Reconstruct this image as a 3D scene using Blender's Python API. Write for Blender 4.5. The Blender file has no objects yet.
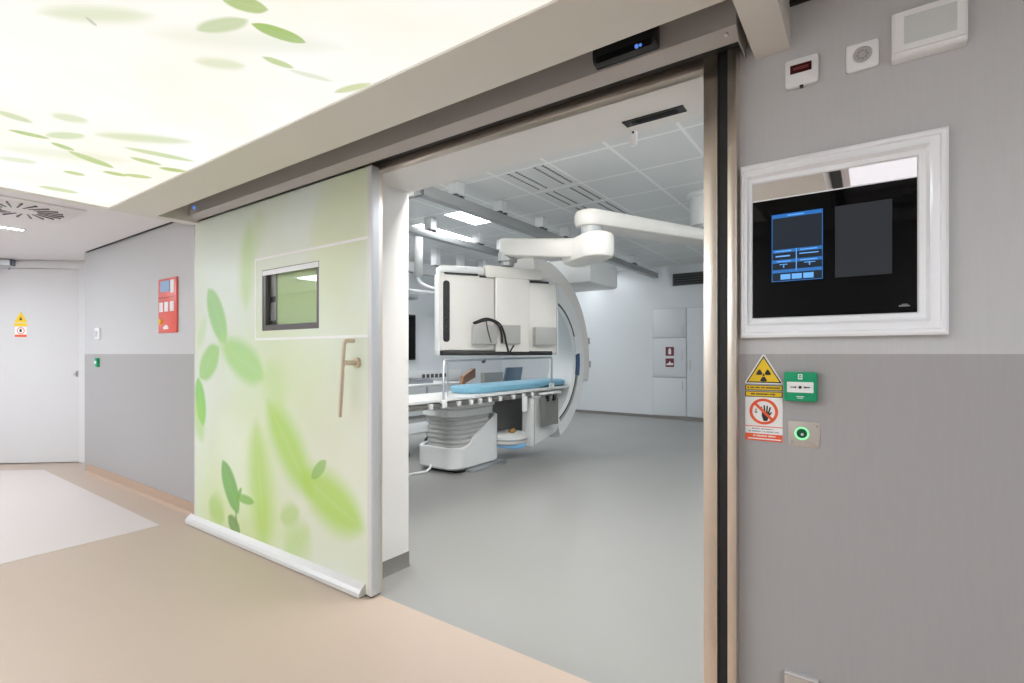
import bpy, bmesh, math, random
from mathutils import Vector, Matrix
random.seed(4)
PI = math.pi
S = bpy.context.scene
COL = S.collection

# ------------------------------------------------------------------ materials
def srgb(r, g, b):
    def c(v):
        v /= 255.0
        return v / 12.92 if v <= 0.04045 else ((v + 0.055) / 1.055) ** 2.4
    return (c(r), c(g), c(b), 1.0)

def base_mat(name):
    m = bpy.data.materials.new(name)
    m.use_nodes = True
    return m, m.node_tree.nodes, m.node_tree.links, m.node_tree.nodes['Principled BSDF']

def mat(name, col, rough=0.5, metal=0.0, noise=0.0, scale=60.0, bump=0.0, spec=0.5, emit=None, strength=0.0, stretch=None, coat=0.0):
    """principled material with a procedural noise on colour, roughness and bump"""
    m, N, L, p = base_mat(name)
    p.inputs['Roughness'].default_value = rough
    p.inputs['Metallic'].default_value = metal
    p.inputs['Specular IOR Level'].default_value = spec
    if coat: p.inputs['Coat Weight'].default_value = coat
    tc = N.new('ShaderNodeTexCoord'); mp = N.new('ShaderNodeMapping'); nz = N.new('ShaderNodeTexNoise')
    L.new(tc.outputs['Object'], mp.inputs['Vector']); L.new(mp.outputs['Vector'], nz.inputs['Vector'])
    if stretch: mp.inputs['Scale'].default_value = stretch
    nz.inputs['Scale'].default_value = scale; nz.inputs['Detail'].default_value = 3
    mx = N.new('ShaderNodeMix'); mx.data_type = 'RGBA'
    k = noise if noise else 0.02
    mx.inputs['A'].default_value = tuple(min(1, c * (1 - k)) for c in col[:3]) + (1,)
    mx.inputs['B'].default_value = tuple(min(1, c * (1 + k)) for c in col[:3]) + (1,)
    L.new(nz.outputs['Fac'], mx.inputs['Factor'])
    L.new(mx.outputs['Result'], p.inputs['Base Color'])
    if bump:
        b = N.new('ShaderNodeBump'); b.inputs['Strength'].default_value = bump; b.inputs['Distance'].default_value = 0.002
        L.new(nz.outputs['Fac'], b.inputs['Height']); L.new(b.outputs['Normal'], p.inputs['Normal'])
    if emit:
        p.inputs['Emission Color'].default_value = emit
        p.inputs['Emission Strength'].default_value = strength
    return m

def wall_mat(name, up, low, h):
    m, N, L, p = base_mat(name)
    tc = N.new('ShaderNodeTexCoord'); sp = N.new('ShaderNodeSeparateXYZ')
    L.new(tc.outputs['Object'], sp.inputs[0])
    st = N.new('ShaderNodeMath'); st.operation = 'GREATER_THAN'; st.inputs[1].default_value = h
    L.new(sp.outputs['Z'], st.inputs[0])
    mx = N.new('ShaderNodeMix'); mx.data_type = 'RGBA'
    mx.inputs['A'].default_value = low; mx.inputs['B'].default_value = up
    L.new(st.outputs[0], mx.inputs['Factor'])
    mp = N.new('ShaderNodeMapping'); mp.inputs['Scale'].default_value = (1, 1, .06)
    nz = N.new('ShaderNodeTexNoise'); nz.inputs['Scale'].default_value = 160; nz.inputs['Detail'].default_value = 2
    L.new(tc.outputs['Object'], mp.inputs[0]); L.new(mp.outputs[0], nz.inputs['Vector'])
    m2 = N.new('ShaderNodeMix'); m2.data_type = 'RGBA'; m2.blend_type = 'MULTIPLY'; m2.inputs['Factor'].default_value = 1
    rp = N.new('ShaderNodeValToRGB'); rp.color_ramp.elements[0].color = (.94, .94, .94, 1); rp.color_ramp.elements[1].color = (1, 1, 1, 1)
    L.new(nz.outputs['Fac'], rp.inputs[0]); L.new(mx.outputs['Result'], m2.inputs['A']); L.new(rp.outputs[0], m2.inputs['B'])
    L.new(m2.outputs['Result'], p.inputs['Base Color'])
    b = N.new('ShaderNodeBump'); b.inputs['Strength'].default_value = .06; b.inputs['Distance'].default_value = .001
    L.new(nz.outputs['Fac'], b.inputs['Height']); L.new(b.outputs[0], p.inputs['Normal'])
    p.inputs['Roughness'].default_value = .55
    return m

def floor_surface(name, a, b, rough):
    m, N, L, p = base_mat(name)
    tc = N.new('ShaderNodeTexCoord')
    n1 = N.new('ShaderNodeTexNoise'); n1.inputs['Scale'].default_value = 420; n1.inputs['Detail'].default_value = 1
    n2 = N.new('ShaderNodeTexNoise'); n2.inputs['Scale'].default_value = 1.3; n2.inputs['Detail'].default_value = 4
    L.new(tc.outputs['Object'], n1.inputs['Vector']); L.new(tc.outputs['Object'], n2.inputs['Vector'])
    rp = N.new('ShaderNodeValToRGB'); rp.color_ramp.elements[0].position = .35; rp.color_ramp.elements[1].position = .65
    rp.color_ramp.elements[0].color = a; rp.color_ramp.elements[1].color = b
    L.new(n1.outputs['Fac'], rp.inputs[0]); L.new(rp.outputs[0], p.inputs['Base Color'])
    mr = N.new('ShaderNodeMapRange'); mr.inputs['To Min'].default_value = rough - .05; mr.inputs['To Max'].default_value = rough + .07
    L.new(n2.outputs['Fac'], mr.inputs['Value']); L.new(mr.outputs[0], p.inputs['Roughness'])
    bp = N.new('ShaderNodeBump'); bp.inputs['Strength'].default_value = .03; bp.inputs['Distance'].default_value = .001
    L.new(n1.outputs['Fac'], bp.inputs['Height']); L.new(bp.outputs[0], p.inputs['Normal'])
    return m

def leaf_group():
    """Mask of one leaf printed on a flat panel: lens outline with a soft edge."""
    g = bpy.data.node_groups.new('leaf_mask', 'ShaderNodeTree')
    I = g.interface
    for n, t in (('Vector', 'NodeSocketVector'), ('X', 'NodeSocketFloat'), ('Y', 'NodeSocketFloat'), ('Angle', 'NodeSocketFloat'),
                 ('HalfLength', 'NodeSocketFloat'), ('HalfWidth', 'NodeSocketFloat'), ('Blur', 'NodeSocketFloat'), ('Weight', 'NodeSocketFloat')):
        I.new_socket(n, in_out='INPUT', socket_type=t)
    I.new_socket('Mask', in_out='OUTPUT', socket_type='NodeSocketFloat')
    N, L = g.nodes, g.links
    gi = N.new('NodeGroupInput'); go = N.new('NodeGroupOutput')
    def M(op, a, b=None):
        n = N.new('ShaderNodeMath'); n.operation = op
        for i, v in enumerate((a, b)):
            if v is None: continue
            if isinstance(v, (int, float)): n.inputs[i].default_value = v
            else: L.new(v, n.inputs[i])
        return n.outputs[0]
    sp = N.new('ShaderNodeSeparateXYZ'); L.new(gi.outputs['Vector'], sp.inputs[0])
    dx = M('SUBTRACT', sp.outputs['X'], gi.outputs['X']); dy = M('SUBTRACT', sp.outputs['Y'], gi.outputs['Y'])
    ca = M('COSINE', gi.outputs['Angle']); sa = M('SINE', gi.outputs['Angle'])
    u = M('DIVIDE', M('ADD', M('MULTIPLY', dx, ca), M('MULTIPLY', dy, sa)), gi.outputs['HalfLength'])
    v0 = M('SUBTRACT', M('MULTIPLY', dy, ca), M('MULTIPLY', dx, sa))
    v = M('DIVIDE', v0, gi.outputs['HalfWidth'])
    u2 = M('MULTIPLY', u, u)
    mm = M('SUBTRACT', M('SUBTRACT', 1.0, M('ADD', M('MULTIPLY', u2, .45), M('MULTIPLY', M('MULTIPLY', u2, u2), .55))), M('ABSOLUTE', v))
    mr = N.new('ShaderNodeMapRange'); mr.interpolation_type = 'SMOOTHSTEP'
    L.new(mm, mr.inputs['Value']); L.new(M('MULTIPLY', gi.outputs['Blur'], -1.0), mr.inputs['From Min']); L.new(gi.outputs['Blur'], mr.inputs['From Max'])
    # a paler midrib
    rib = M('SUBTRACT', 1.0, M('MULTIPLY', M('MAXIMUM', M('SUBTRACT', 1.0, M('MULTIPLY', M('ABSOLUTE', v), 9.0)), 0.0), 0.10))
    L.new(M('MULTIPLY', M('MULTIPLY', mr.outputs[0], gi.outputs['Weight']), rib), go.inputs['Mask'])
    return g
LEAF = leaf_group()

def leaf_print(m, vec, base, leaves):
    """chain of leaf masks mixed over a background colour socket"""
    N, L = m.node_tree.nodes, m.node_tree.links
    cur = base
    for (x, y, ang, hl, hw, blur, wt, col) in leaves:
        g = N.new('ShaderNodeGroup'); g.node_tree = LEAF
        L.new(vec, g.inputs['Vector'])
        for k, v in zip(('X', 'Y', 'Angle', 'HalfLength', 'HalfWidth', 'Blur', 'Weight'), (x, y, ang, hl, hw, blur, wt)):
            g.inputs[k].default_value = v
        mx = N.new('ShaderNodeMix'); mx.data_type = 'RGBA'
        L.new(g.outputs[0], mx.inputs['Factor']); L.new(cur, mx.inputs['A']); mx.inputs['B'].default_value = col
        cur = mx.outputs['Result']
    return cur

def seg(a, b, hw, blur, wt, col, grow=1.0):
    (x0, y0), (x1, y1) = a, b
    return ((x0 + x1) / 2, (y0 + y1) / 2, math.atan2(y1 - y0, x1 - x0), math.hypot(x1 - x0, y1 - y0) / 2 * grow, hw, blur, wt, col)

def door_print():
    m, N, L, p = base_mat('printed_green_leaf_laminate')
    tc = N.new('ShaderNodeTexCoord'); sp = N.new('ShaderNodeSeparateXYZ'); cb = N.new('ShaderNodeCombineXYZ')
    L.new(tc.outputs['Object'], sp.inputs[0])
    ad = N.new('ShaderNodeMath'); ad.operation = 'ADD'; ad.inputs[1].default_value = DOOR[0]; L.new(sp.outputs['X'], ad.inputs[0])
    ad2 = N.new('ShaderNodeMath'); ad2.operation = 'ADD'; ad2.inputs[1].default_value = DOOR[2]; L.new(sp.outputs['Z'], ad2.inputs[0])
    L.new(ad.outputs[0], cb.inputs['X']); L.new(ad2.outputs[0], cb.inputs['Y'])
    nz = N.new('ShaderNodeTexNoise'); nz.inputs['Scale'].default_value = 1.6; nz.inputs['Detail'].default_value = 1
    L.new(cb.outputs[0], nz.inputs['Vector'])
    rp = N.new('ShaderNodeValToRGB'); e = rp.color_ramp.elements
    e[0].position = .32; e[0].color = srgb(208, 214, 190); e[1].position = .68; e[1].color = srgb(218, 224, 216)
    L.new(nz.outputs['Fac'], rp.inputs[0])
    G = srgb
    lv = [
        # broad soft washes
        seg((-3.9, 1.9), (-3.3, 2.2), .5, .9, .6, G(214, 222, 214), 1.3),
        seg((-3.95, .2), (-2.9, .2), .45, .9, .75, G(200, 212, 150), 1.2),
        seg((-3.4, .9), (-2.6, 1.2), .4, .9, .55, G(204, 216, 168), 1.3),
        seg((-2.5, 2.0), (-2.2, 1.9), .5, .9, .6, G(208, 216, 174), 1.5),
        seg((-3.9, 1.45), (-3.2, 1.6), .3, .9, .5, G(216, 226, 218), 1.2),
        seg((-3.6, .75), (-3.2, .35), .25, .9, .7, G(222, 228, 208), 1.3),
        seg((-2.8, .25), (-2.1, .9), .4, .9, .55, G(212, 210, 188), 1.2),
        # leaves
        seg((-3.286, 2.1), (-3.33, 1.55), .09, .6, .7, G(196, 216, 150)),
        seg((-3.15, 2.15), (-3.2, 1.9), .07, .8, .4, G(206, 218, 170)),
        seg((-3.85, 1.715), (-3.59, 1.32), .10, .16, .85, G(160, 206, 130)),
        seg((-3.62, 1.31), (-3.10, 1.10), .12, .3, .8, G(172, 212, 132)),
        seg((-3.70, 1.36), (-3.45, 1.22), .08, .5, .55, G(190, 216, 150)),
        seg((-3.98, 1.08), (-3.69, 1.30), .10, .18, .85, G(164, 206, 124)),
        seg((-4.00, 1.30), (-3.88, 1.52), .05, .5, .4, G(190, 216, 150)),
        seg((-4.01, 1.08), (-3.92, .73), .075, .2, .9, G(140, 202, 96)),
        seg((-4.06, .9), (-3.93, .62), .08, .6, .6, G(176, 212, 110)),
        seg((-3.20, .80), (-3.10, .02), .13, .6, .8, G(184, 210, 96)),
        seg((-3.06, .95), (-2.60, .44), .13, .45, .85, G(178, 208, 92)),
        seg((-2.70, .55), (-2.14, .34), .14, .4, .85, G(180, 208, 88)),
        seg((-3.07, 1.2), (-2.9, .9), .12, .9, .5, G(196, 216, 130)),
        seg((-2.92, .25), (-2.72, .34), .06, .5, .65, G(178, 204, 110)),
        seg((-2.86, .05), (-2.62, .25), .1, .8, .6, G(184, 208, 110)),
        seg((-3.83, .22), (-3.62, .10), .1, .5, .6, G(170, 200, 90)),
        seg((-3.64, .52), (-3.42, .19), .085, .14, .92, G(118, 172, 88)),
        seg((-3.46, .30), (-3.22, .30), .03, .25, .9, G(140, 186, 92)),
        seg((-3.44, .28), (-3.38, .37), .018, .3, .9, G(126, 176, 84)),
        seg((-3.455, .22), (-3.45, .10), .012, .4, .8, G(130, 160, 90)),
        seg((-3.56, .15), (-3.40, .055), .055, .2, .85, G(104, 142, 74)),
        seg((-2.60, .54), (-2.46, .66), .035, .15, .85, G(150, 184, 110)),
    ]
    lv = [(q[:5] + (min(.95, q[5] * 1.35), min(1, q[6] * .98), tuple(v * f for v, f in zip(q[7][:3], (.84, .93, .80))) + (1,)) if k > 6 else q) for k, q in enumerate(lv)]
    c = leaf_print(m, cb.outputs[0], rp.outputs[0], lv)
    L.new(c, p.inputs['Base Color'])
    p.inputs['Roughness'].default_value = .42; p.inputs['Coat Weight'].default_value = .04; p.inputs['Coat Roughness'].default_value = .15
    return m

def ceiling_print():
    m, N, L, p = base_mat('printed_backlit_ceiling_film')
    tc = N.new('ShaderNodeTexCoord')
    G = srgb
    b0 = N.new('ShaderNodeTexNoise'); b0.inputs['Scale'].default_value = 2.2
    L.new(tc.outputs['Object'], b0.inputs['Vector'])
    rp = N.new('ShaderNodeValToRGB'); e = rp.color_ramp.elements
    e[0].position = .3; e[0].color = G(252, 247, 234); e[1].position = .7; e[1].color = G(253, 253, 251)
    L.new(b0.outputs['Fac'], rp.inputs[0])
    A = [((-1.463, .763), (-1.415, .907), .030, .14, .95, (150, 190, 62)), ((-1.425, .66), (-1.365, .760), .034, .2, .85, (160, 190, 84)),
         ((-1.625, .687), (-1.453, .749), .028, .35, .7, (170, 196, 120)), ((-1.597, .868), (-1.575, .965), .018, .25, .75, (168, 198, 90)),
         ((-1.599, .958), (-1.54, 1.09), .014, .6, .5, (196, 208, 160)), ((-1.803, .757), (-1.693, .863), .03, .7, .5, (190, 208, 140)),
         ((-1.90, .40), (-1.66, .58), .034, .9, .55, (196, 212, 150)), ((-1.815, .477), (-1.844, .51), .006, .3, .6, (160, 170, 150)),
         ((-3.002, .526), (-2.975, .656), .024, .2, .85, (166, 196, 80)), ((-3.02, .67), (-3.06, .76), .024, .25, .85, (164, 196, 84)),
         ((-2.954, .64), (-2.80, .73), .035, .5, .6, (176, 204, 120)), ((-3.08, .745), (-3.18, .95), .034, .25, .85, (168, 198, 84)),
         ((-3.28, .93), (-3.26, 1.035), .03, .3, .85, (170, 196, 76)), ((-3.25, 1.01), (-3.18, 1.12), .03, .3, .8, (176, 200, 88)),
         ((-2.937, .94), (-2.931, 1.075), .028, .3, .8, (168, 198, 84)), ((-2.985, 1.08), (-2.925, 1.19), .03, .3, .85, (166, 192, 70)),
         ((-2.76, .76), (-2.50, 1.03), .045, .7, .6, (188, 208, 130)), ((-2.82, .88), (-2.74, 1.15), .03, .5, .7, (172, 200, 100)),
         ((-3.446, .81), (-3.43, .90), .03, .3, .8, (172, 200, 92)), ((-3.868, .80), (-3.84, .98), .04, .4, .7, (178, 204, 110)),
         ((-2.805, .455), (-2.831, .57), .03, .5, .65, (176, 202, 120)), ((-2.69, .60), (-2.61, .69), .04, .6, .55, (184, 206, 130)),
         ((-3.48, .57), (-3.39, .70), .04, .6, .5, (188, 210, 140)), ((-1.60, 1.14), (-1.44, 1.175), .018, .4, .7, (186, 200, 100)),
         ((-1.75, .62), (-1.35, .98), .05, .9, .3, (206, 216, 180)), ((-3.3, .55), (-3.0, .95), .07, .9, .35, (206, 220, 160)),
         ((-1.25, .40), (-1.05, .55), .03, .25, .8, (160, 192, 84)), ((-.9, .7), (-.72, .86), .03, .4, .7, (176, 200, 110)),
         ((-2.2, .0), (-2.0, .12), .03, .3, .8, (164, 196, 90)), ((-2.6, -.2), (-2.35, -.12), .03, .5, .7, (176, 204, 120)),
         ((-.8, .1), (-.6, .2), .03, .2, .85, (150, 190, 70)), ((-3.5, .1), (-3.3, .2), .03, .4, .7, (176, 204, 110))]
    lv = [seg(a, b, hw, bl, wt, tuple(.03 + .90 * v for v in G(*c)[:3]) + (1,)) for (a, b, hw, bl, wt, c) in A]
    c = leaf_print(m, tc.outputs['Object'], rp.outputs[0], lv)
    L.new(c, p.inputs['Emission Color'])
    p.inputs['Emission Strength'].default_value = PANEL_E
    p.inputs['Base Color'].default_value = (.12, .12, .12, 1)
    p.inputs['Roughness'].default_value = .6
    return m

def tile_mat():
    m, N, L, p = base_mat('metal_ceiling_tiles')
    tc = N.new('ShaderNodeTexCoord'); sp = N.new('ShaderNodeSeparateXYZ'); L.new(tc.outputs['Object'], sp.inputs[0])
    def M(op, a, b=None, c=None):
        n = N.new('ShaderNodeMath'); n.operation = op
        for i, v in enumerate((a, b, c)):
            if v is None: continue
            if isinstance(v, (int, float)): n.inputs[i].default_value = v
            else: L.new(v, n.inputs[i])
        return n.outputs[0]
    def line(o, off, pitch, w):
        f = M('FRACT', M('DIVIDE', M('ADD', o, off), pitch))
        return M('GREATER_THAN', M('ABSOLUTE', M('SUBTRACT', f, .5)), .5 - w / pitch / 2)
    ln = M('MAXIMUM', line(sp.outputs['X'], 1.16 + 59, .59, .028), line(sp.outputs['Y'], -3.87 + 64.5, .645, .03))
    mx = N.new('ShaderNodeMix'); mx.data_type = 'RGBA'
    mx.inputs['A'].default_value = (.70, .71, .71, 1); mx.inputs['B'].default_value = (.88, .88, .88, 1)
    L.new(ln, mx.inputs['Factor']); L.new(mx.outputs['Result'], p.inputs['Base Color'])
    bp = N.new('ShaderNodeBump'); bp.inputs['Strength'].default_value = .3; bp.inputs['Distance'].default_value = .004
    L.new(ln, bp.inputs['Height']); L.new(bp.outputs[0], p.inputs['Normal'])
    p.inputs['Roughness'].default_value = .38
    return m

def glass_mat(name, col, rough=0.02):
    m, N, L, p = base_mat(name)
    out = N['Material Output']; tr = N.new('ShaderNodeBsdfTransparent'); gs = N.new('ShaderNodeBsdfGlossy'); mx = N.new('ShaderNodeMixShader'); fr = N.new('ShaderNodeLayerWeight'); fr.inputs['Blend'].default_value = .25; fm = N.new('ShaderNodeMath'); fm.operation = 'MULTIPLY_ADD'; fm.inputs[1].default_value = .25; fm.inputs[2].default_value = .03
    tr.inputs[0].default_value = col; gs.inputs['Roughness'].default_value = rough; L.new(fr.outputs['Facing'], fm.inputs[0])
    L.new(fm.outputs[0], mx.inputs[0]); L.new(tr.outputs[0], mx.inputs[1]); L.new(gs.outputs[0], mx.inputs[2]); L.new(mx.outputs[0], out.inputs['Surface'])
    N.remove(p)
    return m

PANEL_E = .765
ROOM_E = 16.5
ADDED_NEAR_E = 34.0
ADDED_CORR_E = 15.0
DOOR = (-3.075, 1.74, 0.0)

M_wall = wall_mat('corridor_wall_paint', (.555, .55, .555, 1), (.382, .366, .366, 1), 1.25)
M_wallw = mat('room_wall_white', (.66, .69, .71, 1), .42, noise=.015, scale=4)
M_lining = mat('door_lining_white', (.74, .725, .71, 1), .4, noise=.01, scale=5)
M_floor = floor_surface('beige_vinyl', srgb(181, 162, 147), srgb(190, 172, 157), .42)
M_patch = floor_surface('white_vinyl', srgb(202, 192, 188), srgb(211, 202, 198), .42)
M_rfloor = floor_surface('grey_vinyl', (.27, .268, .258, 1), (.312, .31, .298, 1), .36)
M_base = mat('beige_skirting', srgb(176, 150, 130), .5, noise=.03, scale=200)
M_dbase = mat('grey_skirting', (.20, .19, .18, 1), .45, noise=.03)
M_ceil = mat('corridor_ceiling_white', (.78, .755, .76, 1), .6, noise=.01, scale=3)
M_beige = mat('bulkhead_beige', (.70, .67, .62, 1), .5, noise=.01, scale=3)
M_hous = mat('anodised_housing', (.44, .415, .40, 1), .42, .1, noise=.03, scale=40, stretch=(.05, 1, 1))
M_steel = mat('brushed_steel', (.74, .66, .58, 1), .30, 1.0, noise=.05, scale=120, stretch=(1, 1, .02))
M_alu = mat('satin_aluminium', (.62, .63, .65, 1), .38, .7, noise=.03, scale=120, stretch=(1, 1, .02))
M_alub = mat('white_aluminium', (.64, .625, .62, 1), .35, .25, noise=.02, scale=60)
M_handle = mat('warm_satin_steel', (.66, .56, .44, 1), .3, .8, noise=.03)
M_black = mat('black_rubber', (.008, .008, .008, 1), .55, noise=.1)
M_bplas = mat('black_plastic', (.013, .013, .015, 1), .25, noise=.1)
M_glassblk = mat('black_glass', (.003, .003, .0035, 1), .03, noise=.02, spec=.16)
M_mirror = mat('mirror_strip', (.93, .92, .93, 1), .02, 1.0, noise=.005)
M_wframe = mat('white_gloss_frame', (.90, .91, .94, 1), .22, noise=.004, coat=.4)
M_white = mat('white_plastic', (.84, .84, .85, 1), .35, noise=.015)
M_offw = mat('equipment_offwhite', (.70, .68, .645, 1), .36, noise=.015, scale=8)
M_equip = mat('equipment_white', (.72, .73, .73, 1), .33, noise=.015, scale=8)
M_grey = mat('equipment_grey', (.36, .36, .345, 1), .42, noise=.03)
M_lgrey = mat('bellows_grey', (.46, .46, .455, 1), .5, noise=.03)
M_dgrey = mat('dark_grey', (.075, .075, .08, 1), .45, noise=.05)
M_mgrey = mat('rail_grey', (.36, .37, .37, 1), .4, .2, noise=.03)
M_blue = mat('pad_blue', (.19, .42, .56, 1), .5, noise=.05, scale=30, bump=.05)
M_bluedk = mat('label_blue', (.025, .07, .18, 1), .4, noise=.05)
M_bluepatch = mat('patch_blue', (.10, .32, .60, 1), .5, noise=.05)
M_slate = mat('slate_blue', (.13, .18, .23, 1), .4, noise=.05)
M_brown = mat('brown_leatherette', (.30, .15, .09, 1), .45, noise=.08)
M_apron = mat('apron_grey', (.17, .17, .16, 1), .55, noise=.08, scale=20, bump=.1)
M_red = mat('alarm_red', (.76, .13, .105, 1), .35, noise=.03)
M_redled = mat('dark_red_window', (.06, .006, .008, 1), .15, noise=.05)
M_yel = mat('sign_yellow', (.84, .55, .012, 1), .45, noise=.02)
M_ink = mat('sign_black', (.012, .012, .012, 1), .5, noise=.05)
M_signw = mat('sign_white', (.82, .81, .80, 1), .45, noise=.01)
M_signr = mat('sign_red', (.80, .10, .03, 1), .45, noise=.02)
M_sigrey = mat('sign_grey_print', (.30, .30, .32, 1), .5, noise=.05)
M_green = mat('alarm_green', (.0, .31, .135, 1), .35, noise=.03)
M_gring = mat('lit_green_ring', (.3, .8, .45, 1), .4, emit=(.25, .85, .42, 1), strength=.34)
M_gdark = mat('dark_green_lens', (.005, .08, .03, 1), .15, noise=.05)
M_plate = mat('beige_metal_plate', (.48, .42, .375, 1), .4, .25, noise=.03)
M_maroon = mat('maroon_sign', (.17, .03, .045, 1), .45, noise=.03)
M_uib = mat('screen_blue_bar', (.01, .05, .15, 1), .3, emit=(.012, .12, .38, 1), strength=.85)
M_uil = mat('screen_light_blue', (.05, .2, .4, 1), .3, emit=(.13, .36, .78, 1), strength=.75)
M_uid = mat('screen_dark_slate', (.004, .005, .007, 1), .15, spec=.15, emit=(.022, .028, .038, 1), strength=.75)
M_uig = mat('screen_grey', (.004, .004, .005, 1), .12, spec=.15, emit=(.032, .034, .038, 1), strength=.75)
M_led = mat('blue_led', (.02, .05, .2, 1), .3, emit=(.12, .3, .9, 1), strength=.6)
M_pale = mat('pale_green_blind', srgb(196, 214, 160), .5, noise=.02)
M_winframe = mat('window_bronze', (.115, .10, .10, 1), .35, .3, noise=.04)
M_glass = glass_mat('clear_glass', (.96, .98, .96, 1))
M_lens = mat('frosted_lens', (.62, .64, .63, 1), .3, noise=.02)
M_tube = mat('white_light_diffuser', (.9, .9, .9, 1), .5, emit=(1, .98, .97, 1), strength=14.0)
M_added_clight = mat('added_corridor_diffuser', (.9, .9, .9, 1), .5, emit=(.86, .94, 1.0, 1), strength=ADDED_CORR_E)
M_rlight = mat('room_light_diffuser', (.9, .9, .9, 1), .5, emit=(.95, .975, 1.0, 1), strength=ROOM_E)
M_orange = mat('brown_orange_cap', (.33, .17, .05, 1), .45, noise=.05)
M_steelc = mat('cool_steel', (.55, .57, .6, 1), .28, .9, noise=.04)
M_added_nlight = mat('added_room_diffuser_warm', (.9, .9, .9, 1), .5, emit=(1, .975, .93, 1), strength=ADDED_NEAR_E)  # for lights added near the doorway to brighten floor and equipment
M_tile = tile_mat()
M_door = door_print()
M_film = ceiling_print()

# ------------------------------------------------------------------ mesh helpers
class MB:
    def __init__(self): self.bm = bmesh.new()
    def _add(self, tmp):
        me = bpy.data.meshes.new('t'); tmp.to_mesh(me); tmp.free(); self.bm.from_mesh(me); bpy.data.meshes.remove(me); return self
    def box(self, x0, x1, y0, y1, z0, z1, bev=0.0, seg=2):
        t = bmesh.new(); bmesh.ops.create_cube(t, size=1)
        sx, sy, sz = abs(x1 - x0), abs(y1 - y0), abs(z1 - z0)
        for v in t.verts:
            v.co = ((x0 + x1) / 2 + v.co.x * sx, (y0 + y1) / 2 + v.co.y * sy, (z0 + z1) / 2 + v.co.z * sz)
        if bev:
            bmesh.ops.bevel(t, geom=list(t.edges), offset=min(bev, .49 * min(sx, sy, sz)), segments=seg, profile=.5, affect='EDGES')
        return self._add(t)
    def prism(self, poly, axis, a0, a1, bev=0.0):
        """polygon (p,q) extruded on axis: 'x' -> (y,z), 'y' -> (x,z), 'z' -> (x,y)"""
        t = bmesh.new()
        def P(p, a):
            return {'x': (a, p[0], p[1]), 'y': (p[0], a, p[1]), 'z': (p[0], p[1], a)}[axis]
        A = [t.verts.new(P(p, a0)) for p in poly]; Bv = [t.verts.new(P(p, a1)) for p in poly]
        n = len(poly)
        t.faces.new(A); t.faces.new(Bv[::-1])
        for i in range(n): t.faces.new((A[i], Bv[i], Bv[(i + 1) % n], A[(i + 1) % n]))
        bmesh.ops.recalc_face_normals(t, faces=list(t.faces))
        if bev: bmesh.ops.bevel(t, geom=list(t.edges), offset=bev, segments=2, profile=.5, affect='EDGES')
        return self._add(t)
    def ringprism(self, outer, inner, axis, a0, a1):
        t = bmesh.new()
        def P(p, a):
            return {'x': (a, p[0], p[1]), 'y': (p[0], a, p[1]), 'z': (p[0], p[1], a)}[axis]
        n = len(outer)
        O0 = [t.verts.new(P(p, a0)) for p in outer]; O1 = [t.verts.new(P(p, a1)) for p in outer]
        I0 = [t.verts.new(P(p, a0)) for p in inner]; I1 = [t.verts.new(P(p, a1)) for p in inner]
        for i in range(n):
            j = (i + 1) % n
            t.faces.new((O0[i], O0[j], O1[j], O1[i])); t.faces.new((I0[i], I1[i], I1[j], I0[j]))
            t.faces.new((O0[i], I0[i], I0[j], O0[j])); t.faces.new((O1[i], O1[j], I1[j], I1[i]))
        bmesh.ops.recalc_face_normals(t, faces=list(t.faces))
        return self._add(t)
    def loops(self, loops, cap=True, close=False):
        """skin a list of equal-length point loops"""
        t = bmesh.new(); V = [[t.verts.new(p) for p in lp] for lp in loops]; n = len(loops[0])
        rng = range(len(V)) if close else range(len(V) - 1)
        for k in rng:
            a, b = V[k], V[(k + 1) % len(V)]
            for i in range(n):
                j = (i + 1) % n
                t.faces.new((a[i], a[j], b[j], b[i]))
        if cap and not close:
            t.faces.new(V[0][::-1]); t.faces.new(V[-1])
        bmesh.ops.recalc_face_normals(t, faces=list(t.faces))
        return self._add(t)
    def cyl(self, p0, p1, r, n=16, r2=None):
        p0, p1 = Vector(p0), Vector(p1); d = p1 - p0
        q = d.to_track_quat('Z', 'Y')
        r2 = r if r2 is None else r2
        L0 = [p0 + q @ Vector((r * math.cos(2 * PI * i / n), r * math.sin(2 * PI * i / n), 0)) for i in range(n)]
        L1 = [p1 + q @ Vector((r2 * math.cos(2 * PI * i / n), r2 * math.sin(2 * PI * i / n), 0)) for i in range(n)]
        return self.loops([L0, L1])
    def tube(self, pts, r, n=8, smooth=4):
        P = [Vector(p) for p in pts]
        if smooth > 1 and len(P) > 2:
            Q = []
            for i in range(len(P) - 1):
                a, b, c, d = P[max(i - 1, 0)], P[i], P[i + 1], P[min(i + 2, len(P) - 1)]
                for k in range(smooth):
                    u = k / smooth
                    Q.append(.5 * ((2 * b) + (c - a) * u + (2 * a - 5 * b + 4 * c - d) * u * u + (3 * b - a - 3 * c + d) * u ** 3))
            Q.append(P[-1]); P = Q
        loops = []; up = Vector((0, 0, 1))
        for i, p in enumerate(P):
            tg = (P[min(i + 1, len(P) - 1)] - P[max(i - 1, 0)]).normalized()
            if abs(tg.dot(up)) > .95: up = Vector((1, 0, 0))
            s = tg.cross(up).normalized(); w = s.cross(tg).normalized(); up = w
            loops.append([p + s * r * math.cos(2 * PI * k / n) + w * r * math.sin(2 * PI * k / n) for k in range(n)])
        return self.loops(loops)
    def lathe(self, c, prof, n=24):
        return self.loops([[(c[0] + r * math.cos(2 * PI * i / n), c[1] + r * math.sin(2 * PI * i / n), c[2] + z) for i in range(n)] for r, z in prof])
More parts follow.
